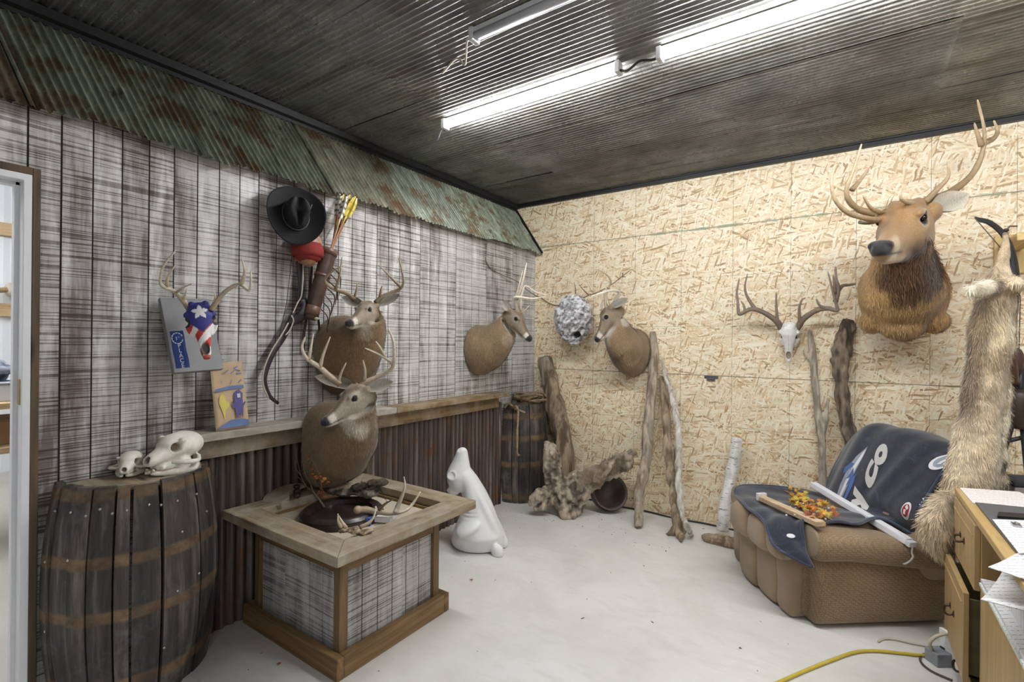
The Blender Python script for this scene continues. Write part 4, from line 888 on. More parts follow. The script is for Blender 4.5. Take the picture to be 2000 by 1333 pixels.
# barky chunk of driftwood on the round base
def rough(m, vox, amp, sc, seed, cols, it=2, stretch=None):
    r = remesh(m, vox, it); P = r.V(); N = normals(r); Q = P if stretch is None else P*np.array(stretch)
    n = vnoise(Q, sc, seed, 3); r.v = [P+N*(n*amp)[:, None]]
    k = sm(n+.5*vnoise(Q, sc*2.7, seed+1), -.9, .9)[:, None]; c = np.array(cols[0])*(1-k)+np.array(cols[1])*k
    if len(cols) > 2:
        k2 = sm(vnoise(P, sc*.35, seed+5), .25, .7)[:, None]*.8; c = c*(1-k2)+np.array(cols[2])*k2
    r.c = [c]; return r
m_bark = vcm('rough bark', .85, .55, 70, .7, .006)
bz = ZT+.04; bk = thing('bark_chunk', onz(700, 975, bz), 'dark gnarled bark chunk lying across the round wooden base', 'driftwood')
dB_ = dep(onz(690, 978, bz)); q = lambda u, v, d=0: p3(u, v, dB_+d)
m = M(); m.tube(cr([q(634, 958, .06), q(655, 962, .04), q(680, 963, .02), q(705, 955, .0), q(735, 945, .0), q(758, 940, .02)], 5), [.012, .022, .028, .034, .03, .014], 12, flat=.7, bump=.3)
m.tube(cr([q(700, 962, -.01), q(725, 965, -.01), q(742, 955, 0)], 5), [.02, .026, .012], 10, bump=.3); m.tube([q(742, 952, 0), q(752, 975, -.02), q(758, 985, -.02)], [.006, .004], 6)
r = rough(m, .006, .008, 55, 4, [(.018, .014, .012), (.11, .085, .06), (.34, .30, .25)]); r.build('bark', m_bark, bk)
# shed antler lying on the front right of the recess
an = thing('shed_antler', onz(735, 1000, ZT+.03), 'large shed antler with pale upright tines lying on the table top', 'antler')
dA_ = dep(onz(740, 1000, TZ)); q = lambda u, v, d=0: p3(u, v, dA_+d)
m = M()
for pts, r0, r1, c0, c1 in (([(698, 997, -.01), (715, 997, 0), (740, 1001, .0), (765, 1003, .0), (790, 999, .02), (806, 985, .05), (821, 961, .06)], .019, .004, (.34, .24, .14), (.80, .74, .60)), ([(772, 1002, 0), (778, 988, .01), (787, 965, .0), (791, 948, -.01), (789, 932, -.02)], .014, .003, (.66, .60, .48), (.86, .80, .68)), ([(740, 998, 0), (752, 985, -.02), (771, 974, -.04)], .010, .002, (.28, .21, .14), (.22, .17, .12)), ([(735, 998, 0), (733, 990, .01)], .010, .006, (.40, .30, .2), (.6, .52, .4))):
    c = cr([q(*p) for p in pts], 6); s = np.linspace(0, 1, len(c)); m.tube(c, list(r0*(1-s)+r1*s), 9, np.outer(1-s, c0)+np.outer(s, c1), bump=.15, seed=3)
m.ell(q(699, 997, -.01), (.022, .022, .022), col=(.50, .38, .26)); m.build('beam', m_antler, an)
# small antlered skull cap at the front corner of the table
sc = thing('small_antlers', onz(697, 1040, TZ), 'small skull cap with two short antlers on the front corner of the table top', 'antlers')
dC_ = dep(onz(697, 1038, TZ+.01)); q = lambda u, v, d=0: p3(u, v, dC_+d)
m = M(); m.tube(cr([q(662, 1040, .01), q(675, 1036, 0), q(690, 1036, -.01), q(705, 1040, -.01), q(720, 1038, 0), q(732, 1037, .01)], 4), [.012, .018, .024, .02, .016, .008], 10, flat=.55, bump=.3); m.ell(q(695, 1036, -.02), (.020, .020, .016)); m.ell(q(705, 1043, -.02), (.026, .014, .008))
r = rough(m, .004, .004, 80, 8, [(.16, .11, .06), (.50, .40, .27)]); r.build('bone_cap', m_bone, sc)
for pts in ([(668, 1032, .01), (661, 1020, .0), (660, 1004, -.01)], [(676, 1032, 0), (668, 1020, .02), (662, 1008, .03)], [(704, 1030, -.01), (720, 1022, 0), (730, 1010, .01), (734, 995, .02)]):
    m = M(); c = cr([q(*p) for p in pts], 6); s = np.linspace(0, 1, len(c)); m.tube(c, [.0095, .006, .002], 8, np.outer(1-s, (.45, .33, .2))+np.outer(s, (.82, .75, .6))); m.build('antler', m_antler, sc)
bxp = thing('box', onz(712, 1020, ZT), 'small blue and white box partly under the shed antler', 'box'); c = onz(717, 1014, ZT+.02)
m = M(); m.obox(c, [nrm((.8, .57, 0)), nrm((-.57, .8, 0)), (0, 0, 1)], (.030, .05, .02)); m.build('carton', plain('blue card', (.06, .09, .34), .5), bxp, False, .001)
c2 = onz(748, 1010, ZT+.018); m = M(); m.obox(c2+V(0, 0, -.0), [nrm((.9, .43, 0)), nrm((-.43, .9, 0)), (0, 0, 1)], (.06, .05, .012)); wbx = m.build('box', plain('white card', (.80, .80, .80), .5, 0, .03), None, False, .001); tag(wbx, 'small flat white carton under the shed antler', 'box')

# ---------------------------------------------------------------- half barrels
def barrelmat(name, zs, wd=.022):
    t = T(name); co = t.co(); x, y, z = t.sep(co); n = t.noise(t.map(co, (26, 26, 2.2)), 1, 5, .65); a = t.noise(co, 6, 4, .7)
    c = t.ramp(n, [(.3, (.016, .014, .013)), (.52, (.058, .050, .044)), (.74, (.19, .165, .14))]); c = t.mix(t.ramp(a, [(.55, 0), (.75, .5)]), c, (.20, .19, .18))
    zz = t.m('ADD', z, t.m('MULTIPLY', t.m('SUBTRACT', a, .5), .03)); k = None
    for q in zs:
        e = t.ramp(t.m('ABSOLUTE', t.m('SUBTRACT', zz, q)), [(wd*.8, .9), (wd*1.25, 0)]); k = e if k is None else t.m('MAXIMUM', k, e)
    c = t.mix(k, c, t.ramp(t.noise(co, 14, 5, .7), [(.35, (.075, .045, .025)), (.65, (.21, .135, .07))]))
    return t.done(t.mix(1, c, t.col(), 'MULTIPLY'), .62, 0, t.bump(n, .5, .004))
m_b1 = barrelmat('oak staves with rust bands', (.86, .60, .385, .10)); m_b2 = barrelmat('oak staves with rust bands, corner', (.80, .60, .36, .06), .024)
m_screw = plain('screw head', (.55, .53, .5), .3, .9)
def half_barrel(cx, cy, Hh, r0, r1, n, a0, a1, mt, label, depthk=1.0, screws=()):
    t = thing('half_barrel', (cx, cy, 0), label, 'barrel'); rs = np.random.RandomState(n); wds = .7+.7*rs.rand(n); wds /= wds.sum(); a = a0
    rad = lambda z: r0+(r1-r0)*(1-((z/Hh-.5)*2)**2)
    for i in range(n):
        b = a+wds[i]*(a1-a0); gp = math.radians(.35+.55*rs.rand()); tone = .62+.75*rs.rand(); tp = 1-.0*rs.rand(); m = M(); R = []
        dz = .008*rs.randn(); dr_ = .004*rs.randn()
        for z in np.linspace(0, Hh+dz*.6, 15):
            r_ = rad(z)+dr_; g2 = gp*(1+1.2*max(0, z/Hh-.6)); ring = []
            for rr in (r_, r_-.024):
                th = np.linspace(a+g2, b-g2, 5); th = th if rr == r_ else th[::-1]
                ring += [V(cx+math.cos(t_)*rr*depthk, cy+math.sin(t_)*rr, z) for t_ in th]
            R.append(ring)
        m.rings(R, True, True, (tone, tone, tone)); m.build('stave', mt, t, True, auto=35); a = b
    m = M(); P = [(math.cos(t_)*(r0-.03)*depthk, math.sin(t_)*(r0-.03)) for t_ in np.linspace(a0, a1, 28)]; m.prism(P, (cx, cy, Hh-.024), (1, 0, 0), (0, 1, 0), .022); m.build('head_board', m_topx, t, False)
    for (ang, z) in screws:
        m = M(); r_ = rad(z)+.002; c = V(cx+math.cos(ang)*r_*depthk, cy+math.sin(ang)*r_, z); m.ell(c, .0055, nu=8, nv=6); m.build('screw', m_screw, t)
    return t
rs = np.random.RandomState(2); scr = [(math.radians(a), .80+.006*rs.randn()) for a in (-78, -62, -50, -41, -33, -24, -10, -2, 10, 28)]+[(math.radians(a), z) for a, z in ((-82, .60), (-60, .62), (12, .66), (38, .70), (-80, .33), (8, .42), (26, .45), (0, .20))]
half_barrel(.012, -3.395, .888, .278, .318, 12, math.radians(-90), math.radians(90), m_b1, 'large dark half barrel against the left wall beside the doorway, two skulls on top', 1.0, scr)
half_barrel(.012, -.305, .90, .245, .285, 10, math.radians(-90), math.radians(90), m_b2, 'half barrel standing in the far corner with a rope on top', 1.0)

# skulls on the near barrel
def beast(name, label, c, F, L, wd, sock, tall):
    F = nrm(F); S = nrm(np.cross((0, 0, 1), F)); U = np.cross(F, S); q = lambda f, l, u: c+(F*f+S*l+U*u)*L
    t = thing(name, c-U*.0, label, 'skull'); m = M(); A = [F, S, U]
    m.ell(q(-.18, 0, .30*tall), V(.34, .25*wd, .24)*L, A, 20, 14); m.ell(q(-.02, 0, .30*tall), V(.28, .22*wd, .22)*L, A, 20, 14)
    m.loft([(q(f, 0, u), F, w_*L*wd, h_*L) for f, u, w_, h_ in [(.0, .27*tall, .20, .20), (.15, .24*tall, .155, .17), (.30, .20*tall, .12, .13), (.42, .17*tall, .105, .10), (.48, .15*tall, .08, .07)]], 18, up=U)
    for sg in (-1, 1):
        m.tube(cr([q(-.30, sg*.20*wd, .20), q(-.12, sg*.36*wd, .16), q(.06, sg*.34*wd, .17), q(.20, sg*.18*wd, .18)], 5), [.035*L, .045*L, .05*L, .04*L], 8)
        m.tube(cr([q(-.24, sg*.24*wd, .10), q(-.14, sg*.25*wd, .0), q(.10, sg*.17*wd, -.02), q(.32, sg*.09*wd, .0), q(.44, sg*.04*wd, .03)], 5), [.05*L, .06*L, .055*L, .045*L, .04*L], 9)
        m.ell(q(.02, sg*.21*wd, .40*tall), V(.06, .05, .05)*L, A); m.tube([q(.40, sg*.07*wd, .10), q(.42, sg*.075*wd, .02)], [.028*L, .012*L], 7)
        m.ell(q(.05, 0, .10), V(.30, .15*wd, .12)*L, A); m.ell(q(-.06, sg*.16*wd, .10), V(.14, .07*wd, .14)*L, A)
        for f_ in (.16, .22, .28): m.ell(q(f_, sg*.115*wd, .07), V(.03, .03, .06)*L, A, 8, 6)
    r = remesh(m, L*.022, 3); P = r.V(); f = (P-c)@F/L; l = (P-c)@S/L; u = (P-c)@U/L
    col = np.tile(V(.78, .745, .66), (len(P), 1)); n_ = vnoise(P, 30, 3); col *= (1+.06*n_)[:, None]
    for sg in (-1, 1):
        d = np.sqrt((f-.11)**2+(l-sg*.20*wd)**2+(u-.31*tall)**2); P -= np.outer(sm(-d, -.105, -.05)*.09*L*sg, S); col = paint(col, sm(-d, -.10, -.06), (.16, .12, .07))
        d = np.sqrt((f+.08)**2*.5+(l-sg*.27*wd)**2+(u-.24*tall)**2); col = paint(col, sm(-d, -.07, -.03)*.8, (.14, .10, .06))
    d = np.sqrt((f-.47)**2*.7+l**2+(u-.185*tall)**2); P -= np.outer(sm(-d, -.075, -.03)*.07*L, F); col = paint(col, sm(-d, -.07, -.045), (.13, .10, .06))
    col = paint(col, sm(-np.abs(u-.055), -.02, -.006)*sm(f, .05, .12), (.30, .22, .13)); r.v = [P]; r.c = [col]; r.build('cranium', m_bone, t); return t
zb = .887
beast('animal_skull', 'larger bleached skull on the near half barrel, the right one of the two skulls', onz(338, 921, zb)+V(0, 0, .012), (.30, -1, 0), .255, 1.2, .1, 1.32)
beast('animal_skull', 'smaller rounded skull on the near half barrel, the left one of the two skulls', onz(247, 927, zb)+V(.03, 0, .012), (.75, -.45, 0), .165, 1.12, .1, 1.0)

# white deer form
wf_ = thing('deer_form', onz(937, 1062, 0), 'white foam deer form with raised head on the floor behind the table', 'deer form')
dF = dep(onz(937, 1062, .03)); q = lambda u, v, d=0: p3(u, v, dF+d)
m_foam = plain('white foam', (.80, .80, .785), .5, 0, .03, 12, .08)
cn = lambda u, v, d, n, a, b, *e: (q(u, v, d), n, a, b, *e)
k = dF/CF; m = M(); g = onz(936, 1064, .0)
up_ = V(.568, -.823, 0)
m.loft([(g+V(0, 0, .004), (0, 0, 1), .19, .17), (g+V(0, 0, .03), (0, 0, 1), .205, .18), (q(935, 1040, -.0), (0, 0, 1), .188, .17), (q(934, 1015, 0), (0, 0, 1), .145, .145), (q(932, 990, .01), (-.2, -.1, 1), .112, .125), (q(926, 965, .01), (-.25, -.2, 1), .088, .11), (q(917, 943, .01), (-.4, -.3, 1), .072, .09), (q(905, 925, .0), (-.5, -.3, 1), .066, .08)], 28, up=(.568, -.823, .01))
ho = q(896, 929, .0); hn = q(896, 884, -.02); Fh = nrm(hn-ho); Sh = nrm(np.cross(V(-.823, -.568, .15), Fh)); Uh = np.cross(Fh, Sh); Lh = .22
for f_, u_, w_, h_ in (): pass
m.loft([(ho+Fh*f_*Lh+Uh*u_*Lh, Fh, w_*Lh, h_*Lh) for f_, u_, w_, h_ in [(-.45, -.05, .27, .28), (-.2, .0, .36, .39), (.05, .0, .37, .41), (.28, -.03, .30, .35), (.5, -.07, .215, .27), (.7, -.10, .18, .21), (.85, -.11, .165, .175), (.93, -.11, .10, .11)]], 22, up=Uh)
m.tube(cr([q(876, 952, -.0), q(884, 958, .0), q(893, 957, .02)], 4), [.03, .036, .04], 10); m.tube(cr([q(912, 935, -.03), q(932, 965, -.06), q(950, 1000, -.08), q(963, 1030, -.08), q(975, 1065, -.05)], 5), [.03, .032, .035, .04, .03], 12)
m.ell(q(985, 1060, .0), (.03, .03, .045)); m.ell(q(972, 1078, -.13), (.05, .04, .05)); m.ell(q(915, 1030, -.12), (.10, .06, .07), [nrm((.823, .568, .35)), nrm((-.3, .5, .8)), up_])
for sg in (-1, 1): m.ell(ho+Fh*.10*Lh+Sh*sg*.30*Lh+Uh*.20*Lh, .034)
r = remesh(m, .0085, 5); P = r.V(); f = (P-ho)@Fh/Lh; l = (P-ho)@Sh/Lh; u = (P-ho)@Uh/Lh
for sg in (-1, 1):
    d = np.sqrt((f-.12)**2+(l-sg*.36)**2+(u-.20)**2); P -= np.outer(sm(-d, -.15, -.06)*.03*sg, Sh)
    d = np.sqrt((f-.90)**2+(l-sg*.10)**2+(u+.02)**2); P -= np.outer(sm(-d, -.07, -.02)*.012, Fh)
for z_ in (.26, .285, .31):
    kx = sm(-np.abs(P[:, 2]-z_-.1*((P-g)@V(.823, .568, 0))), -.009, 0)*sm(-((P-g)@V(.823, .568, 0)), -.02, .06)*sm(((P-g)@up_), .0, .05); P -= np.outer(kx*.007, up_)
P[:, 2] = np.maximum(P[:, 2], .001); r.v = [P]; r.build('form', m_foam, wf_)

# ---------------------------------------------------------------- far corner
rp = thing('rope', (.13, -.25, .9), 'coiled tan rope on the corner half barrel, one end hanging down its front', 'rope')
m_rope = woodm('twisted rope', (.16, .11, .06), (.42, .32, .19), 0, 2.5, .85, False)
rs = np.random.RandomState(6); m = M()
def strand(pts, r_=.011, k=8): m.tube(cr(pts, k), r_, 7, bump=.25, seed=1)
cc = V(.12, -.30, .915)
for i in range(6):
    rx_, ry_ = .09+.03*rs.rand(), .14+.05*rs.rand(); ph = rs.rand()*6; c = cc+V(.03*rs.randn(), .03*rs.randn(), .012*i)
    strand([c+V(rx_*math.cos(a+ph)+.01*rs.randn(), ry_*math.sin(a+ph), .012*math.sin(2*a+i)+.02*rs.rand()) for a in np.linspace(0, 5.6, 9)])
strand([onx(1000, 797, .10), onx(1008, 795, .24), onx(1012, 805, .255), onx(1011, 830, .272), onx(1010, 860, .288), onx(1010, 885, .292), onx(1014, 890, .294)], .0115)
strand([onx(985, 797, .05), onx(994, 789, .09), onx(1005, 797, .15), onx(1030, 808, .20), onx(1044, 802, .15), onx(1046, 792, .10), onx(1040, 782, .05)], .012)
m.build('coil', m_rope, rp)

# logs and branches on the back wall
m_log = vcm('weathered log', .85, .5, 1, .8, .006, (45, 45, 9)); m_drift = vcm('driftwood', .8, .4, 1, .6, .004, (60, 60, 9))
def log(name, label, paths, cols, mt=m_log, vox=None, amp=0, sc=30, cat='log', n=14, bump=.12, stretch=(1, 1, .25), k=7, it=2):
    m = M(); w = None
    for pts in paths:
        c = cr([(*p[:3], p[3]) for p in pts], k); m.tube(c[:, :3], list(c[:, 3]), n, cols[0], bump=bump, seed=int(abs(pts[0][2]*997)))
    if vox: m = rough(m, vox, amp, sc, len(label), cols, it, stretch)
    P_ = m.V(); P_[:, 2] = np.maximum(P_[:, 2], .002); P_[:, 1] = np.minimum(P_[:, 1], -.003); m.v = [P_]; m.c = [np.vstack(m.c)]; base = min(P_, key=lambda p: p[2]); t = thing(name, base, label, cat); m.build('trunk', mt, t); return t
R4 = lambda p, r: (*p, r)
log('post_log', 'thick old post leaning in the far corner beside the rope barrel', [[R4(ony(1064, 698, -.10), .066), R4(ony(1075, 745, -.11), .080), R4(ony(1088, 810, -.14), .086), R4(ony(1100, 880, -.17), .098), R4(V(.475, -.20, .0), .10)]], [(.13, .09, .055), (.36, .27, .18), (.30, .25, .19)], vox=.011, amp=.012, sc=34, stretch=(1, 1, .12))
S_ = lambda u, v, d: p3(u, v, 4.24+d)
log('root_stump', 'gnarled driftwood root stump on the floor in the far corner', [
    [R4(S_(1090, 968, 0), .10), R4(S_(1120, 955, 0), .11), R4(S_(1160, 935, 0), .088), R4(S_(1200, 910, -.04), .070), R4(S_(1226, 893, -.08), .052), R4(S_(1240, 882, -.10), .02)],
    [R4(S_(1200, 912, -.04), .05), R4(S_(1225, 910, -.10), .042), R4(S_(1238, 898, -.12), .018)],
    [R4(S_(1100, 970, 0), .09), R4(S_(1085, 940, 0), .085), R4(S_(1078, 905, .02), .065), R4(S_(1072, 880, .03), .045), R4(S_(1064, 862, .03), .012)],
    [R4(S_(1082, 915, 0), .05), R4(S_(1090, 890, .0), .03), R4(S_(1088, 878, .0), .008)], [R4(S_(1080, 900, 0), .05), R4(S_(1080, 880, 0), .03), R4(S_(1079, 866, 0), .008)],
    [R4(S_(1085, 960, 0), .07), R4(S_(1062, 965, -.05), .05), R4(S_(1040, 975, -.06), .03), R4(S_(1034, 985, -.08), .012)], [R4(S_(1100, 980, 0), .09), R4(S_(1108, 1000, -.06), .07), R4(S_(1125, 1008, -.1), .03)], [R4(S_(1080, 975, 0), .06), R4(S_(1060, 988, -.05), .035), R4(S_(1045, 996, -.05), .02)], [R4(S_(1120, 965, 0), .08), R4(S_(1132, 985, -.03), .055), R4(S_(1128, 1004, -.05), .03)]],
    [(.11, .085, .062), (.50, .41, .31), (.24, .175, .12)], vox=.010, amp=.017, sc=20, cat='stump', bump=.25, stretch=None)
log('leaning_branch', 'tall grey leaning branch, the one touching the right-hand side of the deer that looks left', [[R4(ony(1275, 648, -.02), .026), R4(ony(1277, 690, -.035), .036), R4(ony(1272, 770, -.09), .040), R4(ony(1265, 850, -.17), .044), R4(ony(1262, 905, -.24), .047), R4(ony(1250, 950, -.33), .042), R4(ony(1247, 985, -.37), .036), R4(onz(1247, 1030, .015), .033)], [R4(ony(1252, 948, -.32), .014), R4(ony(1240, 955, -.33), .009), R4(ony(1230, 960, -.34), .002)]], [(.24, .18, .125), (.50, .41, .31), (.40, .34, .27)], m_drift, .008, .006, 40, 'branch')
log('leaning_branch', 'brown split branch with a forked foot, left of the thin pale peeled branch', [[R4(ony(1292, 735, -.03), .018), R4(ony(1300, 800, -.09), .034), R4(ony(1304, 870, -.18), .036), R4(ony(1314, 950, -.30), .036), R4(ony(1322, 1010, -.40), .042), R4(onz(1325, 1038, .04), .04)], [R4(onz(1323, 1028, .06), .035), R4(onz(1310, 1042, .02), .025), R4(onz(1298, 1044, .012), .010)], [R4(onz(1324, 1030, .06), .035), R4(onz(1330, 1052, .02), .022), R4(onz(1332, 1061, .01), .008)], [R4(onz(1325, 1030, .06), .03), R4(onz(1338, 1042, .02), .02)], [R4(ony(1312, 915, -.25), .012), R4(ony(1316, 890, -.22), .02), R4(ony(1315, 868, -.18), .008)]], [(.20, .14, .085), (.46, .36, .25), (.36, .29, .21)], m_drift, .008, .007, 40, 'branch')
log('leaning_branch', 'thin pale peeled branch with stubs, leaning against the brown split branch', [[R4(ony(1292, 702, -.06), .013), R4(ony(1300, 735, -.09), .018), R4(ony(1308, 760, -.12), .021), R4(ony(1318, 800, -.17), .022), R4(ony(1326, 850, -.23), .025), R4(ony(1325, 900, -.30), .026), R4(ony(1326, 950, -.37), .024), R4(ony(1331, 1000, -.45), .021), R4(ony(1341, 1028, -.49), .022), R4(onz(1351, 1047, .012), .017)], [R4(ony(1318, 797, -.17), .014), R4(ony(1324, 788, -.17), .010), R4(ony(1329, 782, -.18), .004)], [R4(ony(1310, 765, -.13), .012), R4(ony(1315, 760, -.14), .005)], [R4(ony(1319, 828, -.2), .012), R4(ony(1315, 827, -.2), .005)]], [(.42, .36, .29), (.74, .70, .64), (.60, .55, .48)], m_drift, .006, .004, 50, 'branch')
def birch():
    t = T('birch bark'); co = t.co(); n = t.noise(t.map(co, (14, 14, 90)), 1, 4, .6); a = t.noise(t.map(co, (9, 9, 16)), 1, 3, .7)
    c = t.mix(t.ramp(n, [(.58, 0), (.66, .9)]), t.ramp(t.noise(co, 12, 3, .6), [(.3, (.62, .60, .56)), (.7, (.86, .85, .82))]), (.09, .075, .065)); c = t.mix(t.ramp(a, [(.64, 0), (.70, .85)]), c, (.10, .075, .055))
    return t.done(c, .7, 0, t.bump(n, .4, .003))
m_birch = birch()
log('birch_log', 'white birch log standing on a flat piece of driftwood by the back wall', [[R4(ony(1439, 856, -.11), .040), R4(ony(1434, 900, -.13), .043), R4(ony(1424, 950, -.17), .042), R4(ony(1414, 1000, -.22), .045), R4(onz(1410, 1038, .05), .048)], [R4(ony(1437, 905, -.13), .026), R4(ony(1444, 890, -.10), .020), R4(ony(1450, 875, -.06), .010)]], [(1, 1, 1), (1, 1, 1)], m_birch, .008, .003, 30)
log('driftwood_slab', 'flat piece of driftwood on the floor under the birch log', [[R4(onz(1370, 1050, .02), .018), R4(onz(1385, 1052, .03), .036), R4(onz(1410, 1058, .025), .045), R4(onz(1440, 1066, .02), .046), R4(onz(1470, 1072, .02), .03)]], [(.22, .15, .09), (.48, .37, .25), (.36, .27, .18)], m_drift, .008, .005, 45, 'driftwood', stretch=None)
log('leaning_branch', 'slender forked branch leaning on the back wall under the white skull with antlers', [[R4(ony(1582, 645, -.02), .014), R4(ony(1586, 680, -.025), .022), R4(ony(1590, 730, -.035), .024), R4(ony(1597, 800, -.05), .025), R4(ony(1604, 850, -.065), .029), R4(ony(1606, 900, -.08), .025), R4(ony(1607, 950, -.09), .027), R4(V(2.476, -.125, .25), .026), R4(V(2.478, -.14, .0), .026)], [R4(ony(1585, 708, -.03), .012), R4(ony(1576, 695, -.03), .010), R4(ony(1568, 684, -.03), .006)], [R4(ony(1607, 850, -.065), .018), R4(ony(1613, 815, -.06), .016), R4(ony(1618, 780, -.05), .010)]], [(.30, .25, .19), (.58, .50, .40), (.46, .40, .32)], m_drift, .0075, .004, 50, 'branch')
log('gnarled_log', 'dark gnarled log leaning on the back wall below the elk mount', [[R4(ony(1656, 624, -.02), .035), R4(ony(1652, 650, -.03), .048), R4(ony(1644, 690, -.045), .054), R4(ony(1642, 725, -.06), .042), R4(ony(1647, 775, -.07), .042), R4(ony(1655, 830, -.09), .044), R4(ony(1665, 862, -.1), .046), R4(ony(1668, 890, -.11), .030), R4(V(2.68, -.10, .4), .035), R4(V(2.69, -.12, .0), .045)], [R4(ony(1645, 700, -.05), .05), R4(ony(1628, 703, -.06), .030), R4(ony(1623, 700, -.06), .012)], [R4(ony(1650, 825, -.09), .03), R4(ony(1641, 833, -.1), .018)], [R4(ony(1660, 650, -.03), .02), R4(ony(1668, 640, -.03), .012)]], [(.075, .055, .04), (.27, .205, .145), (.17, .125, .09)], m_log, .0085, .012, 38)

# tub behind the stump
tu = thing('tub', onz(1185, 990, 0), 'dull brown tub lying on its side behind the root stump', 'tub'); c = ony(1188, 958, -.20); c[2] = .162
ax_ = nrm(V(.55, -.55, .35)); a1 = nrm(np.cross(ax_, (0, 0, 1))); a2 = np.cross(ax_, a1)
m = M(); m.lathe([(.0, -.11), (.11, -.11), (.135, -.09), (.15, .04), (.16, .05), (.15, .055), (.135, .03), (.12, -.08), (0, -.09)], c, [a1, a2, ax_], 36); m.build('shell', plain('brown plastic', (.085, .065, .055), .45), tu)
# grey wasp nest on its twig
nc = ony(1120, 622, -.175); ns = thing('paper_nest', nc, 'grey papery wasp nest hanging on a twig between the two corner deer', 'nest')
m = M(); kz = dep(nc)/CF; m.loft([(nc+V(0, 0, (622-v)*kz), (0, 0, 1), w_*kz, w_*kz*.85) for v, w_ in ((578, 14), (588, 27), (603, 36), (622, 39), (640, 36), (655, 27), (667, 16), (673, 8))], 24, up=(0, 1, 0))
r = remesh(m, .0075, 2); P = r.V(); N = normals(r); n = vnoise(P, 38, 2, 3); P = P+N*(n*.011)[:, None]; r.v = [P]; k = sm(n+.6*vnoise(P, 95, 6), -.8, .9)[:, None]
col = V(.27, .26, .27)*(1-k)+V(.80, .80, .82)*k; kk = vnoise(P, 60, 17, 2); col = paint(col, sm(kk, .55, .75)*.8, (.10, .08, .06)); hole = ony(1124, 655, -.28); d = np.sqrt(((P-(hole+V(0, .02, 0)))**2).sum(1)); col = paint(col, sm(-d, -.042, -.03), (.012, .010, .01)); P += np.outer(sm(-d, -.045, -.02)*.03, (0, 1, 0)); r.v = [P]; r.c = [col]; r.build('paper', m_bone, ns)
m = M(); yb = -.16
for pts in ([(1046, 578, .0), (1058, 583, 0), (1070, 592, 0), (1088, 597, 0), (1120, 592, 0), (1146, 579, 0), (1170, 570, 0), (1192, 558, 0), (1218, 538, 0), (1234, 526, 0)], [(1123, 590, 0), (1124, 565, 0), (1121, 552, 0)], [(1150, 577, 0), (1138, 565, 0), (1131, 556, 0)], [(1214, 541, 0), (1222, 541, 0)], [(1216, 540, 0), (1216, 532, 0)]):
    m.tube(cr([ony(u, v, yb-.0) for u, v, _ in pts], 5), [.006, .005, .003], 7, (.20, .14, .09), bump=.2)
m.build('twig', m_paint, ns)
m = M(); m.tube(cr([onx(948, 503, .004), onx(950, 512, .01), onx(959, 525, .012), onx(982, 538, .02), onx(1000, 545, .05), onx(1014, 553, .06), onx(1030, 567, .05), ony(1046, 578, -.16)], 6), .004, 6, (.16, .11, .08)); m.build('twig', m_paint, ns)
# ---------------------------------------------------------------- antlered skull on the back wall
mk = thing('antlered_skull', ony(1540, 660, 0), 'white deer skull with wide dark antlers on the strand-board wall left of the elk', 'trophy')
top = ony(1542, 634, -.12); nz_ = ony(1539, 708, -.10); F = nrm(nz_-top); U = nrm(V(0, -1, 0)-F*np.dot(V(0, -1, 0), F)); S = np.cross(U, F); L_ = np.linalg.norm(nz_-top)
m = M(); skull(m, top, F, S, U, L_, .92); m.tube([top+F*.05*L_, top+F*.05*L_-U*.11], .03, 8); r = remesh(m, .004, 2); P = r.V(); f = (P-top)@F/L_; l = (P-top)@S/L_; u = (P-top)@U/L_
col = np.tile(V(.84, .83, .80), (len(P), 1))
for sg in (-1, 1):
    d = np.sqrt((f-.32)**2+(l-sg*.225)**2+(u-.01)**2); P -= np.outer(sm(-d, -.10, -.05)*.085*L_*sg, S); col = paint(col, sm(-d, -.085, -.06), (.10, .075, .05))
d = np.sqrt(((f-.83)*.6)**2+l**2); k = sm(-d, -.075, -.05)*(u > -.12); P -= np.outer(k*.05*L_, U); col = paint(col, k, (.30, .24, .17)); col = paint(col, sm(-np.abs(l), -.012, -.004)*sm(f, .25, .35)*sm(-f, -.75, -.65)*.6, (.4, .34, .27))
r.v = [P]; r.c = [col]; mks = r.build('skull', m_bone, mk)
dm = dep(top); kw = dict(tipc=(.33, .26, .20), basec=(.17, .12, .085), n=9)
antler(mks, [([(1526, 643, .02), (1517, 628, .0), (1494, 612, -.02), (1469, 604, -.05), (1450, 612, -.08), (1443, 612, -.09), (1441, 590, -.10), (1439, 572, -.11), (1444, 544, -.14)], .023, .006), ([(1476, 606, -.04), (1460, 581, -.06), (1455, 561, -.08), (1460, 534, -.11)], .014, .004), ([(1519, 630, .0), (1516, 600, -.02), (1516, 571, -.04)], .013, .005), ([(1455, 610, -.08), (1453, 598, -.08), (1447, 588, -.09)], .010, .005)], m_antler, dm, pw=1.0, yb=-.13, **kw)
antler(mks, [([(1556, 643, .02), (1570, 623, .0), (1595, 607, -.02), (1617, 603, -.05), (1635, 607, -.08), (1634, 597, -.09), (1626, 568, -.12), (1617, 531, -.15)], .023, .005), ([(1617, 604, -.05), (1601, 597, -.05), (1594, 584, -.06)], .012, .006), ([(1632, 590, -.09), (1637, 565, -.07), (1633, 545, -.06), (1632, 521, -.06)], .018, .006), ([(1631, 573, -.1), (1629, 555, -.10), (1627, 537, -.11)], .010, .005), ([(1634, 574, -.08), (1645, 559, -.02), (1658, 557, .0), (1671, 555, .02)], .013, .008), ([(1562, 630, .0), (1561, 603, -.02), (1566, 587, -.04), (1574, 582, -.04)], .012, .004)], m_antler, dm, pw=1.0, yb=-.13, **kw)
br = thing('wall_bracket', ony(1389, 739, 0), 'small dark metal bracket screwed to the middle of the strand-board wall', 'bracket'); c = ony(1389, 737, -.003)
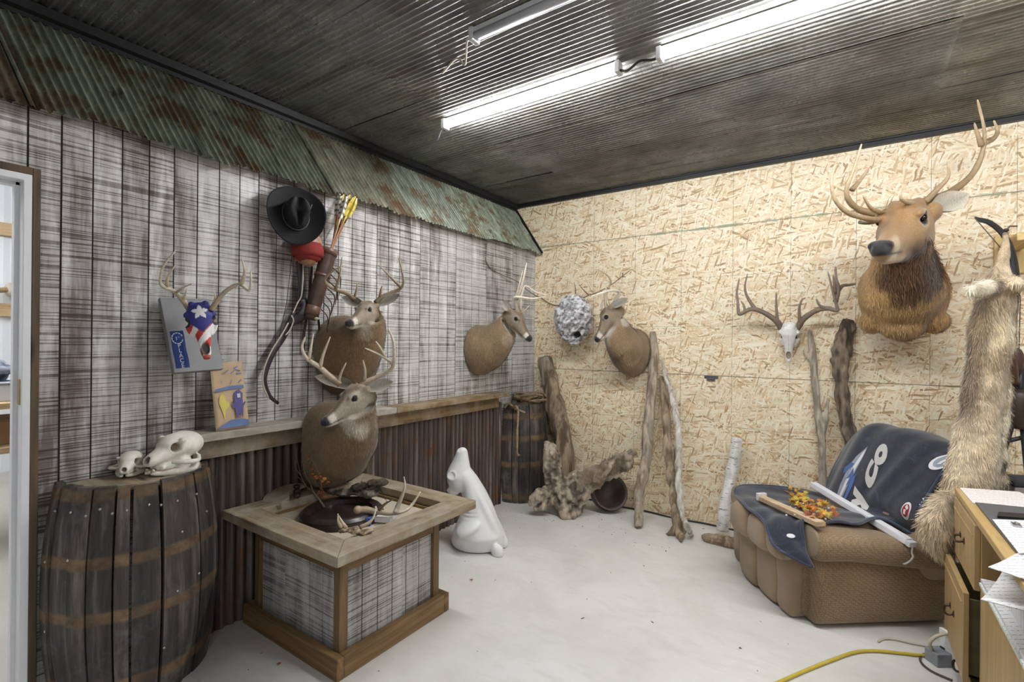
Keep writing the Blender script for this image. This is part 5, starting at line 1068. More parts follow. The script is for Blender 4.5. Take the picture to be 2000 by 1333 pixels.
m = M(); m.box(c+V(-.055, -.003, -.014), c+V(.055, .003, .012)); m.box(c+V(-.03, -.012, -.028), c+V(.03, 0, -.008)); m.build('plate', plain('dull steel', (.16, .16, .18), .4, .8), br, False, .002)

# ---------------------------------------------------------------- recliner
F_ = nrm(V(-.778, -.628, 0)); S_ = nrm(V(-.628, .778, 0)); O_ = V(2.545, -1.256, 0); Z_ = V(0, 0, 1)
lc = lambda a, b, z: O_-F_*a+S_*b+Z_*(z*.885)
def weave(name, c0, c1, sc, fine):
    t = T(name); co = t.co(); n = t.noise(co, 3.5, 4, .6); w = t.vor(t.map(co, (1, 1, 1), (.4, .3, .66)), sc, rnd=.35); c = t.ramp(n, [(.3, c0), (.7, c1)])
    c = t.mix(t.ramp(w, [(.25, 0), (.65, fine)]), c, [x*.45 for x in c0]); return t.done(c, .85, 0, t.bump(w, .5, -.004), sheen=.3)
m_tan = weave('tan microfibre', (.31, .215, .125), (.43, .315, .20), 900, .08); m_tw = weave('tan waffle fabric', (.255, .165, .085), (.37, .255, .145), 105, .6)
rc = thing('recliner', lc(.4, .43, 0), 'tan fabric recliner armchair with a navy blanket thrown over it', 'armchair')
AX = [F_*-1, S_, Z_]          # local a, b, z
def pad(name, c, h, e1, e2, mt, ax=None, dent=0, seed=0, nu=40, nv=22):
    m = M(); m.ell(lc(*c), h, AX if ax is None else ax, nu, nv, e1=e1, e2=e2); P = m.V()
    if dent: P = P+normals(m)*(vnoise(P, 9, seed)*dent)[:, None]; m.v = [P]
    return m.build(name, mt, rc)
AW = .19
# near and far arms: side shell, rolled top, front cap
for nm, b0 in (('arm', 0.0), ('arm', .68)):
    th = np.linspace(0, 2*PI, 40, endpoint=False); m = M(); R = []
    for a, gx, gz in ((-.005, .90, .975), (.012, 1, 1), (.2, 1.0, 1.0), (.45, 1.0, .985), (.70, 1.0, .955), (.735, .93, .92)):
        ring = []
        for t_ in th:
            # upright slab profile with a fat rolled top, in (b, z)
            x, y = math.cos(t_), math.sin(t_)
            bx = .5*AW+np.sign(x)*abs(x)**.5*AW*.5*gx; zz = .228+np.sign(y)*abs(y)**.45*.215
            ring.append(lc(a, b0+bx, max(.012, zz*gz*(1-.16*sm(np.array(a), .1, .75)*(y > 0)))))
        R.append(ring)
    m.rings(R, True, True); m.build('arm_panel', m_tw, rc)
    m = M(); R = []
    for a, k, dz in ((-.022, .80, -.004), (-.012, .94, 0), (.01, 1, 0), (.15, 1.02, -.004), (.35, 1.0, -.035), (.55, .98, -.065), (.70, .96, -.09), (.745, .86, -.10), (.757, .6, -.105)):
        R.append([lc(a, b0+AW*.5-.012+np.sign(math.cos(t_))*abs(math.cos(t_))**.75*(AW*.5+.028)*k, .485+dz+np.sign(math.sin(t_))*abs(math.sin(t_))**.75*.088*k) for t_ in th])
    m.rings(R, True, True); P = m.V(); m.v = [P+normals(m)*(vnoise(P, 8, 3)*.004)[:, None]]; m.build('arm_pad', m_tw, rc)
m = M(); m.ell(lc(-.018, .085, .50), (.014, .092, .080), AX, 30, 12, e1=.8, e2=.7); m.build('arm_front', m_tan, rc)
m = M(); m.ell(lc(-.018, .775, .50), (.014, .092, .080), AX, 30, 12, e1=.8, e2=.7); m.build('arm_front', m_tan, rc)
m = M(); m.ell(lc(.012, .16, .25), (.05, .07, .20), AX, 24, 16, e1=.3, e2=.35); m.build('front_panel', m_tw, rc)
# footrest: rows of stuffed pads
fr = [(.115, .235), (.235, .44), (.44, .62)]
for i, (b0, b1) in enumerate(fr):
    pad('footrest_pad', (-.086, (b0+b1)/2+.0, .452), (.092, (b1-b0)/2+.008, .098), .62, .55, m_tan, dent=.006, seed=i)
    pad('footrest_panel', (-.030, (b0+b1)/2+.0, .205), (.076, (b1-b0)/2+.006, .178), .42, .45, m_tan, dent=.006, seed=i+4)
m = M(); m.box((0, 0, 0), (0, 0, 0)); m = M(); m.obox(lc(.36, .435, .25), AX, (.34, .25, .16)); m.build('seat_base', m_tw, rc, True, .02)
pad('seat_cushion', (.30, .435, .45), (.36, .255, .09), .45, .35, m_tan, dent=.006)
for b in (.12, .75):
    m = M(); m.obox(lc(.36, b, .036), AX, (.30, .02, .03)); m.build('foot_rail', m_blk, rc, False)
bax = [nrm(-F_*.36+Z_*.93), S_, None]; bax[2] = np.cross(bax[0], bax[1])
BT = lambda h, b, t: lc(.60, 0, .40)+bax[0]*(h*.97)+S_*b+nrm(F_*.93+Z_*.36)*t     # along the leaning back
for i, (h0, h1) in enumerate(((.0, .24), (.22, .42), (.40, .60))):
    m = M(); m.ell(BT((h0+h1)/2, .435, .02), ((h1-h0)/2+.03, .30-.02*i, .085), [bax[0], S_, nrm(F_*.93+Z_*.36)], 36, 16, e1=.6, e2=.4); m.build('back_pad', m_tan, rc)
m = M(); m.ell(BT(.28, .435, -.09), (.33, .315, .08), [bax[0], S_, nrm(F_*.93+Z_*.36)], 36, 16, e1=.4, e2=.35); m.build('back_shell', m_tw, rc)
m = M(); m.ell(lc(.66, .075, .40), (.13, .10, .12), AX, 30, 16, e1=.6, e2=.6); m.build('back_wing', m_tan, rc)

# ---------------------------------------------------------------- navy blanket
def fleece():
    t = T('navy fleece'); co = t.co(); n = t.noise(t.map(co, (1, 1, 1)), 9, 5, .68, 1.2); f = t.noise(co, 160, 3, .7)
    c = t.ramp(t.m('ADD', t.m('MULTIPLY', n, .7), t.m('MULTIPLY', f, .3)), [(.35, (.010, .013, .024)), (.55, (.021, .027, .045)), (.75, (.085, .10, .14))])
    return t.done(t.mix(1, c, t.col(), 'MULTIPLY'), .9, 0, t.bump(f, .6, .003), sheen=.5)
m_fle = fleece()
nb_ = BT
# rows run from behind the back, over its top, down to the seat, along it and over the footrest; columns near edge -> far edge
CTRL = [
 [BT(.55, -.02, -.19), BT(.58, .16, -.20), BT(.60, .42, -.20), BT(.59, .64, -.20), BT(.52, .78, -.19)],
 [BT(.62, .00, -.10), BT(.665, .16, -.09), BT(.685, .42, -.08), BT(.675, .62, -.08), BT(.60, .755, -.10)],
 [BT(.57, .00, .06), BT(.615, .18, .09), BT(.635, .42, .105), BT(.62, .60, .09), BT(.545, .755, .02)],
 [BT(.36, .02, .11), BT(.39, .20, .125), BT(.40, .42, .13), BT(.39, .60, .125), BT(.34, .755, .06)],
 [BT(.19, .03, .13), BT(.21, .22, .125), BT(.22, .42, .12), BT(.21, .60, .12), BT(.19, .745, .08)],
 [lc(.60, .06, .50), lc(.56, .20, .575), lc(.52, .40, .56), lc(.51, .58, .555), lc(.54, .72, .55)],
 [lc(.46, .17, .575), lc(.42, .24, .570), lc(.40, .40, .55), lc(.38, .58, .548), lc(.40, .74, .575)],
 [lc(.25, .10, .595), lc(.24, .23, .570), lc(.22, .40, .555), lc(.20, .57, .552), lc(.20, .76, .592)],
 [lc(.08, .10, .610), lc(.07, .22, .575), lc(.06, .38, .565), lc(.04, .55, .565), lc(.02, .77, .600)],
 [lc(-.03, .10, .60), lc(-.04, .20, .578), lc(-.04, .36, .575), lc(-.05, .52, .578), lc(-.05, .74, .595)],
 [lc(-.065, .05, .47), lc(-.125, .15, .565), lc(-.11, .30, .578), lc(-.11, .45, .582), lc(-.085, .70, .585)],
 [lc(-.055, .00, .375), lc(-.19, .10, .455), lc(-.165, .25, .550), lc(-.16, .42, .566), lc(-.10, .67, .565)]]
C_ = np.array(CTRL)
rows = np.array([cr(C_[:, j], 8) for j in range(5)])               # 5 x n x 3
surf = np.array([cr(rows[:, i], 9) for i in range(rows.shape[1])])   # n x m x 3
nr_, nc_ = surf.shape[:2]
rs = np.random.RandomState(21); fl_ = surf.reshape(-1, 3)
Ng = np.cross(np.gradient(surf, axis=0), np.gradient(surf, axis=1)); Ng /= np.linalg.norm(Ng, axis=2)[:, :, None]+1e-9
if Ng[30, 18] @ (CAM-surf[30, 18]) < 0: Ng = -Ng
uu, vv = np.meshgrid(np.linspace(0, 1, nr_), np.linspace(0, 1, nc_), indexing='ij')
amp_ = np.where((uu > .2) & (uu < .42), .0035, .009)
fold = amp_*np.sin(vv*15+uu*9+1.5*np.sin(uu*12))*np.cos(uu*5)+.004*np.sin(vv*27-uu*22)+.010*sm(1-vv, .72, 1)*np.sin(uu*40)*sm(uu, .55, .7)
dg = np.exp(-((vv-.30-.9*(uu-.12))/.03)**2)+np.exp(-((vv-.16-.9*(uu-.12))/.025)**2)+np.exp(-((vv-.02-.9*(uu-.12))/.03)**2); fold += .008*dg*sm(-np.abs(uu-.28), -.16, -.06)
surf2 = surf+Ng*fold[:, :, None]
surf2[:, :, 2] = np.where(surf2[:, :, 2] < .05, .05, surf2[:, :, 2])
bl = thing('blanket', lc(.4, .4, .6), 'navy fleece blanket with pale lettering draped over the recliner', 'blanket')
m = M(); m.grid(surf2, (1, 1, 1)); cloth_ = m.build('cloth', m_fle, bl, True, solid=.012, subsurf=1)
for nm, P in (('hem', surf2[-1]), ('hem', surf2[:, 0]), ('hem', surf2[:, -1])):
    m = M(); m.tube(P, .009, 8, (1.7, 1.8, 2.0)); m.build(nm, m_fle, cloth_)
# pale prints: drawn flat in (across, up) metres on the back of the chair, then laid on the cloth
from mathutils.bvhtree import BVHTree
bt = BVHTree.FromPolygons([Vector(p) for p in surf2.reshape(-1, 3)], [(i*nc_+j, i*nc_+j+1, (i+1)*nc_+j+1, (i+1)*nc_+j) for i in range(nr_-1) for j in range(nc_-1)])
nb_dir = nrm(F_*.93+Z_*.36)
def lay(vs, lift=.009):
    out = []
    for x, y in vs:
        p = BT(y, x, .40); h = bt.ray_cast(Vector(p), Vector(-nb_dir))
        if h[0] is None: h = (Vector(BT(y, x, .11)), None)
        out.append(np.array(h[0])+nb_dir*lift)
    return out
def toback(u, v):
    """photo point -> (across, up) on the leaning back"""
    d = ray(u, v); n = nb_dir; q = BT(0, 0, .125); p = CAM+d*(np.dot(q-CAM, n)/np.dot(d, n)); r_ = p-BT(0, 0, .125); return np.array([r_@S_, r_@bax[0]])
def subdiv(vs, fs, cuts=2):
    bm = bmesh.new(); me = bpy.data.meshes.new('x'); me.from_pydata([list(v) for v in vs], [], fs); bm.from_mesh(me); bmesh.ops.triangulate(bm, faces=bm.faces)
    for _ in range(cuts): bmesh.ops.subdivide_edges(bm, edges=[e for e in bm.edges if e.calc_length() > .018], cuts=1); bmesh.ops.triangulate(bm, faces=bm.faces)
    bm.verts.index_update(); a = [tuple(v.co) for v in bm.verts]; b = [tuple(v.index for v in f.verts) for f in bm.faces]; bm.free(); bpy.data.meshes.remove(me); return a, b
m_prt = plain('pale fleece print', (.62, .60, .58), .9, 0, .06, 40, .3); m_prw = plain('white fleece print', (.80, .80, .82), .9, 0, .05); m_prb = plain('blue fleece print', (.10, .17, .42), .9, 0, .15); m_prr = plain('red fleece print', (.45, .03, .05), .9, 0, .15); m_prg = plain('grey blue fleece print', (.33, .38, .44), .9, 0, .2)
def prt(name, vs, fs, mt, lift=.009, cuts=3):
    vs, fs = subdiv([(*p[:2], 0) for p in vs], fs, cuts); m = M(); m.add(lay([v[:2] for v in vs], lift), fs); return m.build(name, mt, cloth_, False)
def pxpoly(pts): return [toback(u, v) for u, v in pts]
def letter(ch, q, name='printed_letter', mt=None, bold=.05):
    """q: where the glyph's lower-left, lower-right, upper-left corners sit in the photo"""
    vs, fs = text_geo(ch, 1.0, bold, 'LEFT'); mn, mx = vs.min(0), vs.max(0); a, b, c = [toback(*p) for p in q]
    prt(name, [a+(b-a)*((v[0]-mn[0])/(mx[0]-mn[0]))+(c-a)*((v[1]-mn[1])/(mx[1]-mn[1])) for v in vs], fs, m_prt if mt is None else mt)
letter('o', [(1730, 911), (1745, 868), (1709, 903)], bold=.06); letter('c', [(1703, 961), (1722, 913), (1690, 938)], bold=.045)
letter('y', [(1692, 1007), (1703, 960), (1662, 993)], bold=.06)
letter('e', [(1672, 1022), (1682, 1001), (1640, 1022)], bold=.06)
sw = [([(1699, 869), (1694, 882), (1682, 908), (1668, 932), (1655, 955), (1641, 985), (1630, 975), (1642, 945), (1658, 915), (1678, 888)], m_prg, .008), ([(1697, 874), (1690, 890), (1676, 915), (1660, 940), (1645, 970), (1640, 968), (1655, 935), (1672, 908), (1688, 884)], m_prw, .010), ([(1674, 905), (1662, 915), (1650, 925), (1655, 912), (1668, 902)], m_prb, .011), ([(1678, 925), (1668, 950), (1656, 975), (1650, 980), (1658, 955), (1668, 932)], m_prb, .011), ([(1672, 912), (1663, 925), (1655, 935), (1663, 932), (1655, 948), (1662, 944), (1672, 926)], m_prb, .012)]
for pts, mt, lf in sw: prt('wave_print', pxpoly(pts), [tuple(range(len(pts)))], mt, lf)
def oval(c, e1, e2, name, mt, lift, k=1.0, pw=.8):
    c_, a, b = toback(*c), toback(*e1), toback(*e2); vs = [c_+(a-c_)*k*np.sign(math.cos(t_))*abs(math.cos(t_))**pw+(b-c_)*k*np.sign(math.sin(t_))*abs(math.sin(t_))**1.15 for t_ in np.linspace(0, 2*PI, 32, endpoint=False)]; prt(name, vs, [tuple(range(32))], mt, lift)
oval((1838, 891), (1864, 873), (1845, 902), 'oval_badge', m_prw, .009); oval((1838, 891), (1864, 873), (1845, 902), 'oval_badge', m_prg, .0105, .72)
prt('badge_mark', pxpoly([(1826, 900), (1832, 893), (1840, 886), (1850, 880), (1846, 888), (1838, 893), (1833, 899)]), [tuple(range(7))], m_prw, .012)
oval((1774, 997), (1784, 982), (1781, 1002), 'oval_badge', m_prw, .009); oval((1774, 997), (1784, 982), (1781, 1002), 'oval_badge', m_prr, .0105, .74)
for pts in ([(1767, 1003), (1772, 995), (1776, 996), (1771, 1005)], [(1775, 991), (1780, 986), (1781, 994), (1777, 997)]): prt('badge_mark', pxpoly(pts), [(0, 1, 2, 3)], m_prw, .012)
letter('A', [(1808, 978), (1813, 971), (1803, 975)], mt=m_prw, bold=.02); letter('U', [(1804, 988), (1808, 981), (1800, 985)], mt=m_prw, bold=.02)
# blanket's front-corner print
c = surf2[int(nr_*.92), int(nc_*.16)]+Ng[int(nr_*.92), int(nc_*.16)]*.010; n_ = Ng[int(nr_*.92), int(nc_*.16)]
m = M(); m.ell(c, (.022, .012, .002), [nrm(np.cross(n_, Z_)), nrm(np.cross(n_, np.cross(n_, Z_))), n_], 14, 6); m.build('small_print', m_prw, cloth_)

# things lying on the chair
def oncloth(u, v, lift):
    """where the sight line of a photo point meets the blanket, raised by lift"""
    h = bt.ray_cast(Vector(CAM), Vector(nrm(ray(u, v))))
    p = np.array(h[0]) if h[0] is not None else onz(u, v, .52); return p+Z_*lift
A = oncloth(1588, 960, .04)
def onarm(u, v, lift):
    for o in rc.children:
        if o.name.startswith('arm_pad'):
            b_ = BVHTree.FromPolygons([Vector(w.co)+Vector(rc.location) for w in o.data.vertices], [tuple(f.vertices) for f in o.data.polygons]); h = b_.ray_cast(Vector(CAM), Vector(nrm(ray(u, v))))
            if h[0] is not None: return np.array(h[0])+Z_*lift
    return p3(u, v, 2.4)
B = onarm(1776, 1074, .035); ax = nrm(B-A); L = np.linalg.norm(B-A); A = B-ax*L
fx = thing('strip_light', (A+B)/2, 'white strip light fixture lying across the chair arm, hook hanging from its end', 'light'); sd = nrm(np.cross(ax, Z_)); up = np.cross(sd, ax)
m = M(); m.prism([(-.026, -.01), (.026, -.01), (.020, .022), (-.020, .022)], A, sd, up, L if np.dot(np.cross(sd, up), ax) > 0 else -L); m.build('body', plain('white plastic', (.76, .76, .79), .35, 0, .04), fx, False, .004)
m = M(); m.obox((A+B)/2-up*.012, [ax, sd, up], (L/2-.02, .016, .004)); m.build('lens', plain('frosted lens', (.66, .67, .72), .3, 0, .04), fx, False, .002)
m = M(); m.obox(B+ax*.010, [ax, sd, up], (.012, .022, .014)); m.build('end_plate', m_fix, fx, False, .003)
m = M(); m.tube(cr([B+ax*.02, p3(1781, 1080, dep(B)-.02), p3(1783, 1088, dep(B)-.03), p3(1778, 1096, dep(B)-.04), p3(1768, 1102, dep(B)-.04), p3(1764, 1102, dep(B)-.04)], 5), .0045, 7, (.5, .46, .42)); m.build('hook', m_paint, fx)
A = oncloth(1487, 984, .026); B = oncloth(1603, 1036, .022); ax = nrm(B-A); L = np.linalg.norm(B-A); sd = nrm(np.cross(ax, Z_)); up = np.cross(sd, ax)
wb_ = thing('wood_plank', (A+B)/2, 'pale wooden slat lying on the blanket beside the orange leaves', 'wood strip')
m = M(); m.obox((A+B)/2+up*.008, [ax, sd, up], (L/2, .026, .013)); m.build('board', woodm('pale frame wood', (.42, .28, .16), (.68, .52, .36), 0), wb_, False, .003)
m = M(); m.obox(A+up*.016, [ax, sd, up], (.010, .03, .022)); m.build('end_strip', plain('white edge', (.7, .7, .68), .5), wb_, False, .002)
gl = thing('leaf_garland', oncloth(1575, 1000, .02), 'garland of orange and yellow artificial leaves on the blanket', 'garland'); rs = np.random.RandomState(31)
m = M(); m.tube(cr([oncloth(u, v, .02) for u, v in ((1532, 965), (1552, 975), (1575, 992), (1605, 1012), (1626, 1024))], 5), .004, 6, (.35, .22, .1)); m.tube(cr([oncloth(1545, 968, .02), oncloth(1540, 968, .06), oncloth(1530, 970, .10)], 4), .003, 5, (.35, .22, .1)); m.build('stem', m_paint, gl)
lob = [(0, -.5), (.16, -.34), (.5, -.42), (.34, -.12), (.62, .06), (.30, .12), (.40, .42), (.12, .28), (0, .62), (-.12, .28), (-.40, .42), (-.30, .12), (-.62, .06), (-.34, -.12), (-.5, -.42), (-.16, -.34)]
cols = [(.62, .30, .03), (.70, .42, .05), (.60, .20, .03), (.48, .11, .02), (.55, .42, .07), (.66, .35, .06), (.30, .07, .03)]
for i in range(64):
    t_ = rs.rand(); cu, cv = np.interp(t_, [0, .3, .6, 1], [1552, 1565, 1590, 1625]), np.interp(t_, [0, .3, .6, 1], [970, 990, 1008, 1022]); c = oncloth(cu+rs.randn()*11, cv+rs.randn()*8, .012+.045*rs.rand()); sz = .024+.020*rs.rand()
    a = nrm(rs.randn(3)*.6+V(.6, .4, .2)); n_ = nrm(rs.randn(3)*.55+V(0, -.5, 1)); b = nrm(np.cross(n_, a)); a = np.cross(b, n_); m = M(); cc = cols[(i*5+int(t_*4)) % 7] if t_ > .35 else cols[[1, 4, 5, 0, 4][i % 5]]
    m.add([c+n_*.004]+[c+a*x*sz+b*y*sz-n_*.01*(x*x+y*y) for x, y in lob], [(0, 1+j, 1+(j+1) % 16) for j in range(16)], cc); m.build('leaf', m_paint, gl, False, solid=.001)
for i in range(20):
    c = oncloth(1535+rs.rand()*85, 985+rs.rand()*38, .015+.02*rs.rand()); m = M(); m.ell(c, .006, nu=8, nv=6, col=(.72, .58, .40) if i % 2 else (.75, .68, .6)); m.build('berry', m_paint, gl)

# ---------------------------------------------------------------- hanging pelt
dP = 2.50; q = lambda u, v, d=0: p3(u, v, dP+d); kk = dP/CF
pe = thing('coyote_pelt', q(1930, 700), 'pale tan coyote pelt hanging by its nose beside the elk, bushy tail on the chair', 'pelt'); right = V(.823, .568, 0); fw = V(.568, -.823, 0)
m = M()
sp_ = [(1966, 450, 5), (1964, 468, 7), (1962, 490, 9), (1958, 512, 13), (1953, 535, 20), (1947, 565, 30), (1943, 605, 37), (1937, 660, 39), (1930, 715, 38), (1921, 770, 36), (1914, 815, 35), (1908, 860, 38), (1904, 905, 46), (1898, 945, 48), (1884, 985, 38), (1866, 1012, 20)]
m.loft([(q(u, v, -.0), V(0, 0, -1)+right*-.15, w_*kk, w_*kk*.62+.004) for u, v, w_ in sp_], 24, up=(-.568, .823, 0))
m.tube(cr([q(1880, 960, .02), q(1862, 975, -.02), q(1846, 992, -.06), q(1836, 1015, -.08), q(1832, 1040, -.09), q(1838, 1062, -.09), q(1846, 1080, -.09), q(1852, 1092, -.09)], 4), [.05, .052, .058, .068, .07, .06, .04, .012], 14)
for pts in ([(1950, 560, -.04, .036), (1930, 563, -.08, .034), (1910, 568, -.11, .03), (1896, 566, -.12, .026), (1890, 565, -.12, .016)], [(1965, 555, -.02, .03), (1978, 552, -.05, .032), (1988, 556, -.08, .034), (1990, 548, -.08, .02)], [(1945, 720, .0, .03), (1958, 745, .03, .034), (1960, 790, .03, .032), (1956, 835, .02, .028), (1954, 870, .0, .024), (1958, 900, -.02, .024), (1960, 918, -.03, .014)], [(1928, 900, 0, .04), (1945, 925, 0, .04), (1955, 945, 0, .03)], [(1880, 1000, .05, .05), (1874, 1060, .07, .045), (1872, 1120, .08, .035), (1874, 1150, .08, .01)]):
    c = cr([(*q(u, v, d), r_) for u, v, d, r_ in pts], 4); m.tube(c[:, :3], list(c[:, 3]), 12)
for sg in (-1, 1): m.ell(q(1957+sg*12, 532, -.03), (.018, .01, .04))
r = remesh(m, .0085, 3); P = r.V(); N = normals(r); n = vnoise(P, 14, 2, 3); P = P+N*(n*.007)[:, None]; r.v = [P]
sx_ = (P-q(1930, 700))@right; zz = P[:, 2]; cen = np.interp(-zz, [-q(u, v)[2] for u, v, _ in sp_], [(q(u, v)-q(1930, 700))@right for u, v, _ in sp_])
col = np.tile(V(.74, .61, .43), (len(P), 1))*(1+.16*n[:, None]); col = paint(col, sm(-(sx_-cen), .035, .085)*sm(zz, 1.0, 1.2)*.85, (.16, .11, .07)); col = paint(col, sm(sx_-cen, -.02, .06)*.7, (.86, .79, .66))
col = paint(col, sm(vnoise(P, 7, 12), .2, .8)*.5, (.42, .30, .17)); col = paint(col, sm(zz, 1.80, 1.92)*sm(-np.abs(sx_-cen), -.09, -.04)*.6, (.40, .27, .15)); col = paint(col, sm(zz, 1.66, 1.72)*sm(np.abs(sx_-cen), .08, .13), (.84, .76, .60)); col = paint(col, sm(-zz, -.62, -.50)*sm(-np.abs(sx_-cen), -.3, 0)*.5, (.78, .60, .36)); ft = np.sqrt(((P-q(1959, 912, -.03))**2).sum(1)); col = paint(col, sm(-ft, -.05, -.02), (.14, .09, .05))
r.c = [np.clip(col, 0, 1)]; r.build('hide', m_fur, pe); rs = np.random.RandomState(8); idx = rs.choice(len(P), min(len(P), 26000), False); N = normals(r)
fm = M(); tail = P[idx][:, 2] < .80; head = P[idx][:, 2] > 1.86; D = np.tile(V(0, 0, -1), (len(idx), 1))
tufts(fm, P[idx], N[idx], D, np.where(head, .008, np.where(tail, .045, .028)), .0016, np.clip(r.c[0][idx]*(.62+.75*rs.rand(len(idx), 1)), 0, 1), 4, .42); fm.build('fur', m_fur, pe)
m = M(); m.ell(q(1965, 450, -.02), (.012, .012, .010), col=(.03, .025, .025)); m.build('nose', m_leather, pe)
m = M(); m.tube([q(1966, 451, 0), q(1972, 442, .03), q(1986, 442, .05)], .004, 6, (.1, .08, .06)); m.build('hanging_cord', m_paint, pe)

# ---------------------------------------------------------------- bow, bracket and stand at the right edge
dW = 2.72; q = lambda u, v, d=0: p3(u, v, dW+d)
bo = thing('recurve_bow', q(1975, 600), 'black recurve bow hanging behind the coyote pelt at the right edge', 'bow')
m = M(); m.tube(cr([q(1904, 425), q(1912, 429), q(1930, 434), q(1948, 446), q(1963, 463), q(1975, 490), q(1983, 530), q(1984, 570), q(1980, 620), q(1978, 660)], 6), [.006, .012, .016, .018, .02, .022, .022, .02, .02], 10, (.03, .028, .03), flat=.4, hint=(.568, -.823, 0)); m.build('upper_limb', m_leather, bo)
m = M(); m.tube(cr([q(1978, 660), q(1972, 680, -.03), q(1970, 700, -.05), q(1975, 730, -.04), q(1982, 750)], 6), [.02, .03, .034, .03, .02], 10, (.10, .05, .03)); m.build('grip', m_leather, bo)
m = M(); m.tube(cr([q(1982, 750), q(1990, 800), q(2000, 850), q(2006, 890)], 6), [.02, .02, .018, .012], 10, (.03, .028, .03), flat=.4, hint=(.568, -.823, 0)); m.build('lower_limb', m_leather, bo)
m = M(); m.tube([q(1904, 426, -.01), q(1968, 500, -.01), q(1993, 580, -.0), q(1990, 700), q(2004, 885)], .0025, 6, (.08, .08, .08)); m.build('string', m_paint, bo)
wk = thing('wooden_bracket', ony(2000, 465, 0), 'yellow wooden bracket on the back wall holding the pelt, at the right edge', 'bracket'); c = q(1990, 462, .05)
m = M(); d_ = nrm(V(c[0], 0, c[2])-c); Lw = abs(c[1]); m.obox(V(c[0]+.03, c[1]/2-.03, c[2]-.01), np.eye(3), (.05, abs(c[1])/2+.03, .022)); m.build('arm', woodm('yellow pine', (.50, .33, .12), (.75, .58, .28), 1), wk, False, .004)
m = M(); m.obox(V(c[0]+.03, -.012, c[2]-.05), np.eye(3), (.07, .012, .12)); m.build('wall_plate', woodm('yellow pine plate', (.50, .33, .12), (.75, .58, .28), 2), wk, False, .004)
st_ = thing('tripod_stand', onz(2010, 1100, 0)*V(1, 1, 0), 'black tubular stand with a brown leather pad behind the pelt, at the right edge', 'stand')
hub = q(1992, 760, .0); m = M(); m.tube([hub+V(0, 0, -.12), hub+V(0, 0, .12)], .018, 10, (.02, .02, .022)); m.build('mast', m_leather, st_)
for i, g in enumerate((q(1965, 870, -.05), q(2010, 960, -.1), q(2040, 930, .2))):
    m = M(); e_ = hub+(g-hub)*1.0; gr = hub+V(0, 0, -.05)+(e_-hub-V(0, 0, -.05))*((hub[2]-.05)/max(.1, hub[2]-.05-e_[2])); gr[2] = .01; gr[1] = min(gr[1], -.12); m.tube([hub+V(0, 0, -.05), gr], .013, 8, (.02, .02, .022)); m.build('leg', m_leather, st_)
m = M(); m.tube([q(1968, 862, -.02), q(2010, 852, -.02)], .012, 8, (.03, .03, .03)); m.build('crossbar', m_leather, st_)
m = M(); m.ell(q(1990, 800, -.03), (.06, .05, .11), e1=.7, e2=.7, col=(.05, .03, .022)); m.ell(q(1978, 705, -.0), (.045, .04, .075), e1=.7, e2=.7, col=(.10, .05, .035)); m.build('pad', m_leather, st_)
cs_ = thing('block', q(1978, 940, -.1), 'grey block with a dark cushion top behind the desk beside the pelt', 'block'); c = q(1980, 946, -.12)
m = M(); m.obox(c+V(.04, 0, -.05), [nrm((.9, .4, 0)), nrm((-.4, .9, 0)), (0, 0, 1)], (.09, .07, .055)); m.build('body', plain('grey side', (.36, .34, .31), .6), cs_, False, .006)
m = M(); m.obox(c+V(.04, 0, .022), [nrm((.9, .4, 0)), nrm((-.4, .9, 0)), (0, 0, 1)], (.095, .075, .018)); m.build('cushion', plain('dark cushion', (.035, .038, .05), .7), cs_, True, .01)

# ---------------------------------------------------------------- desk
DX, DZ_ = 3.087, .80
m_desk = woodm('honey pine', (.38, .245, .10), (.58, .41, .20), 2, 1, .45); m_deskt = woodm('honey pine top', (.42, .27, .10), (.62, .44, .20), 1, 1, .4); m_draw = woodm('honey pine drawer', (.40, .265, .12), (.60, .43, .22), 2, .8, .45)
dk = thing('desk', (3.35, -1.36, 0), 'honey-coloured pine desk with drawers at the right edge, covered in papers', 'desk')
yA, yB, yC = -1.112, -1.60, -2.72
m = M(); m.box((DX-.012, yC, DZ_-.028), (3.78, yA+.012, DZ_)); m.build('top', m_deskt, dk, False, .004)
for lo, hi in (((DX+.004, yA-.018, 0), (3.76, yA, DZ_-.028)), ((DX+.004, yB, 0), (3.76, yB+.018, DZ_-.028)), ((DX+.02, yC+.02, 0), (3.76, yC+.04, DZ_-.028)), ((3.74, yB, 0), (3.76, yC+.04, DZ_-.028)), ((DX+.004, yB+.018, 0), (3.76, yA-.018, .05))):
    m = M(); m.box(lo, hi); m.build('panel', m_desk, dk, False, .002)
m_hd = plain('dark bronze', (.10, .07, .05), .35, .8)
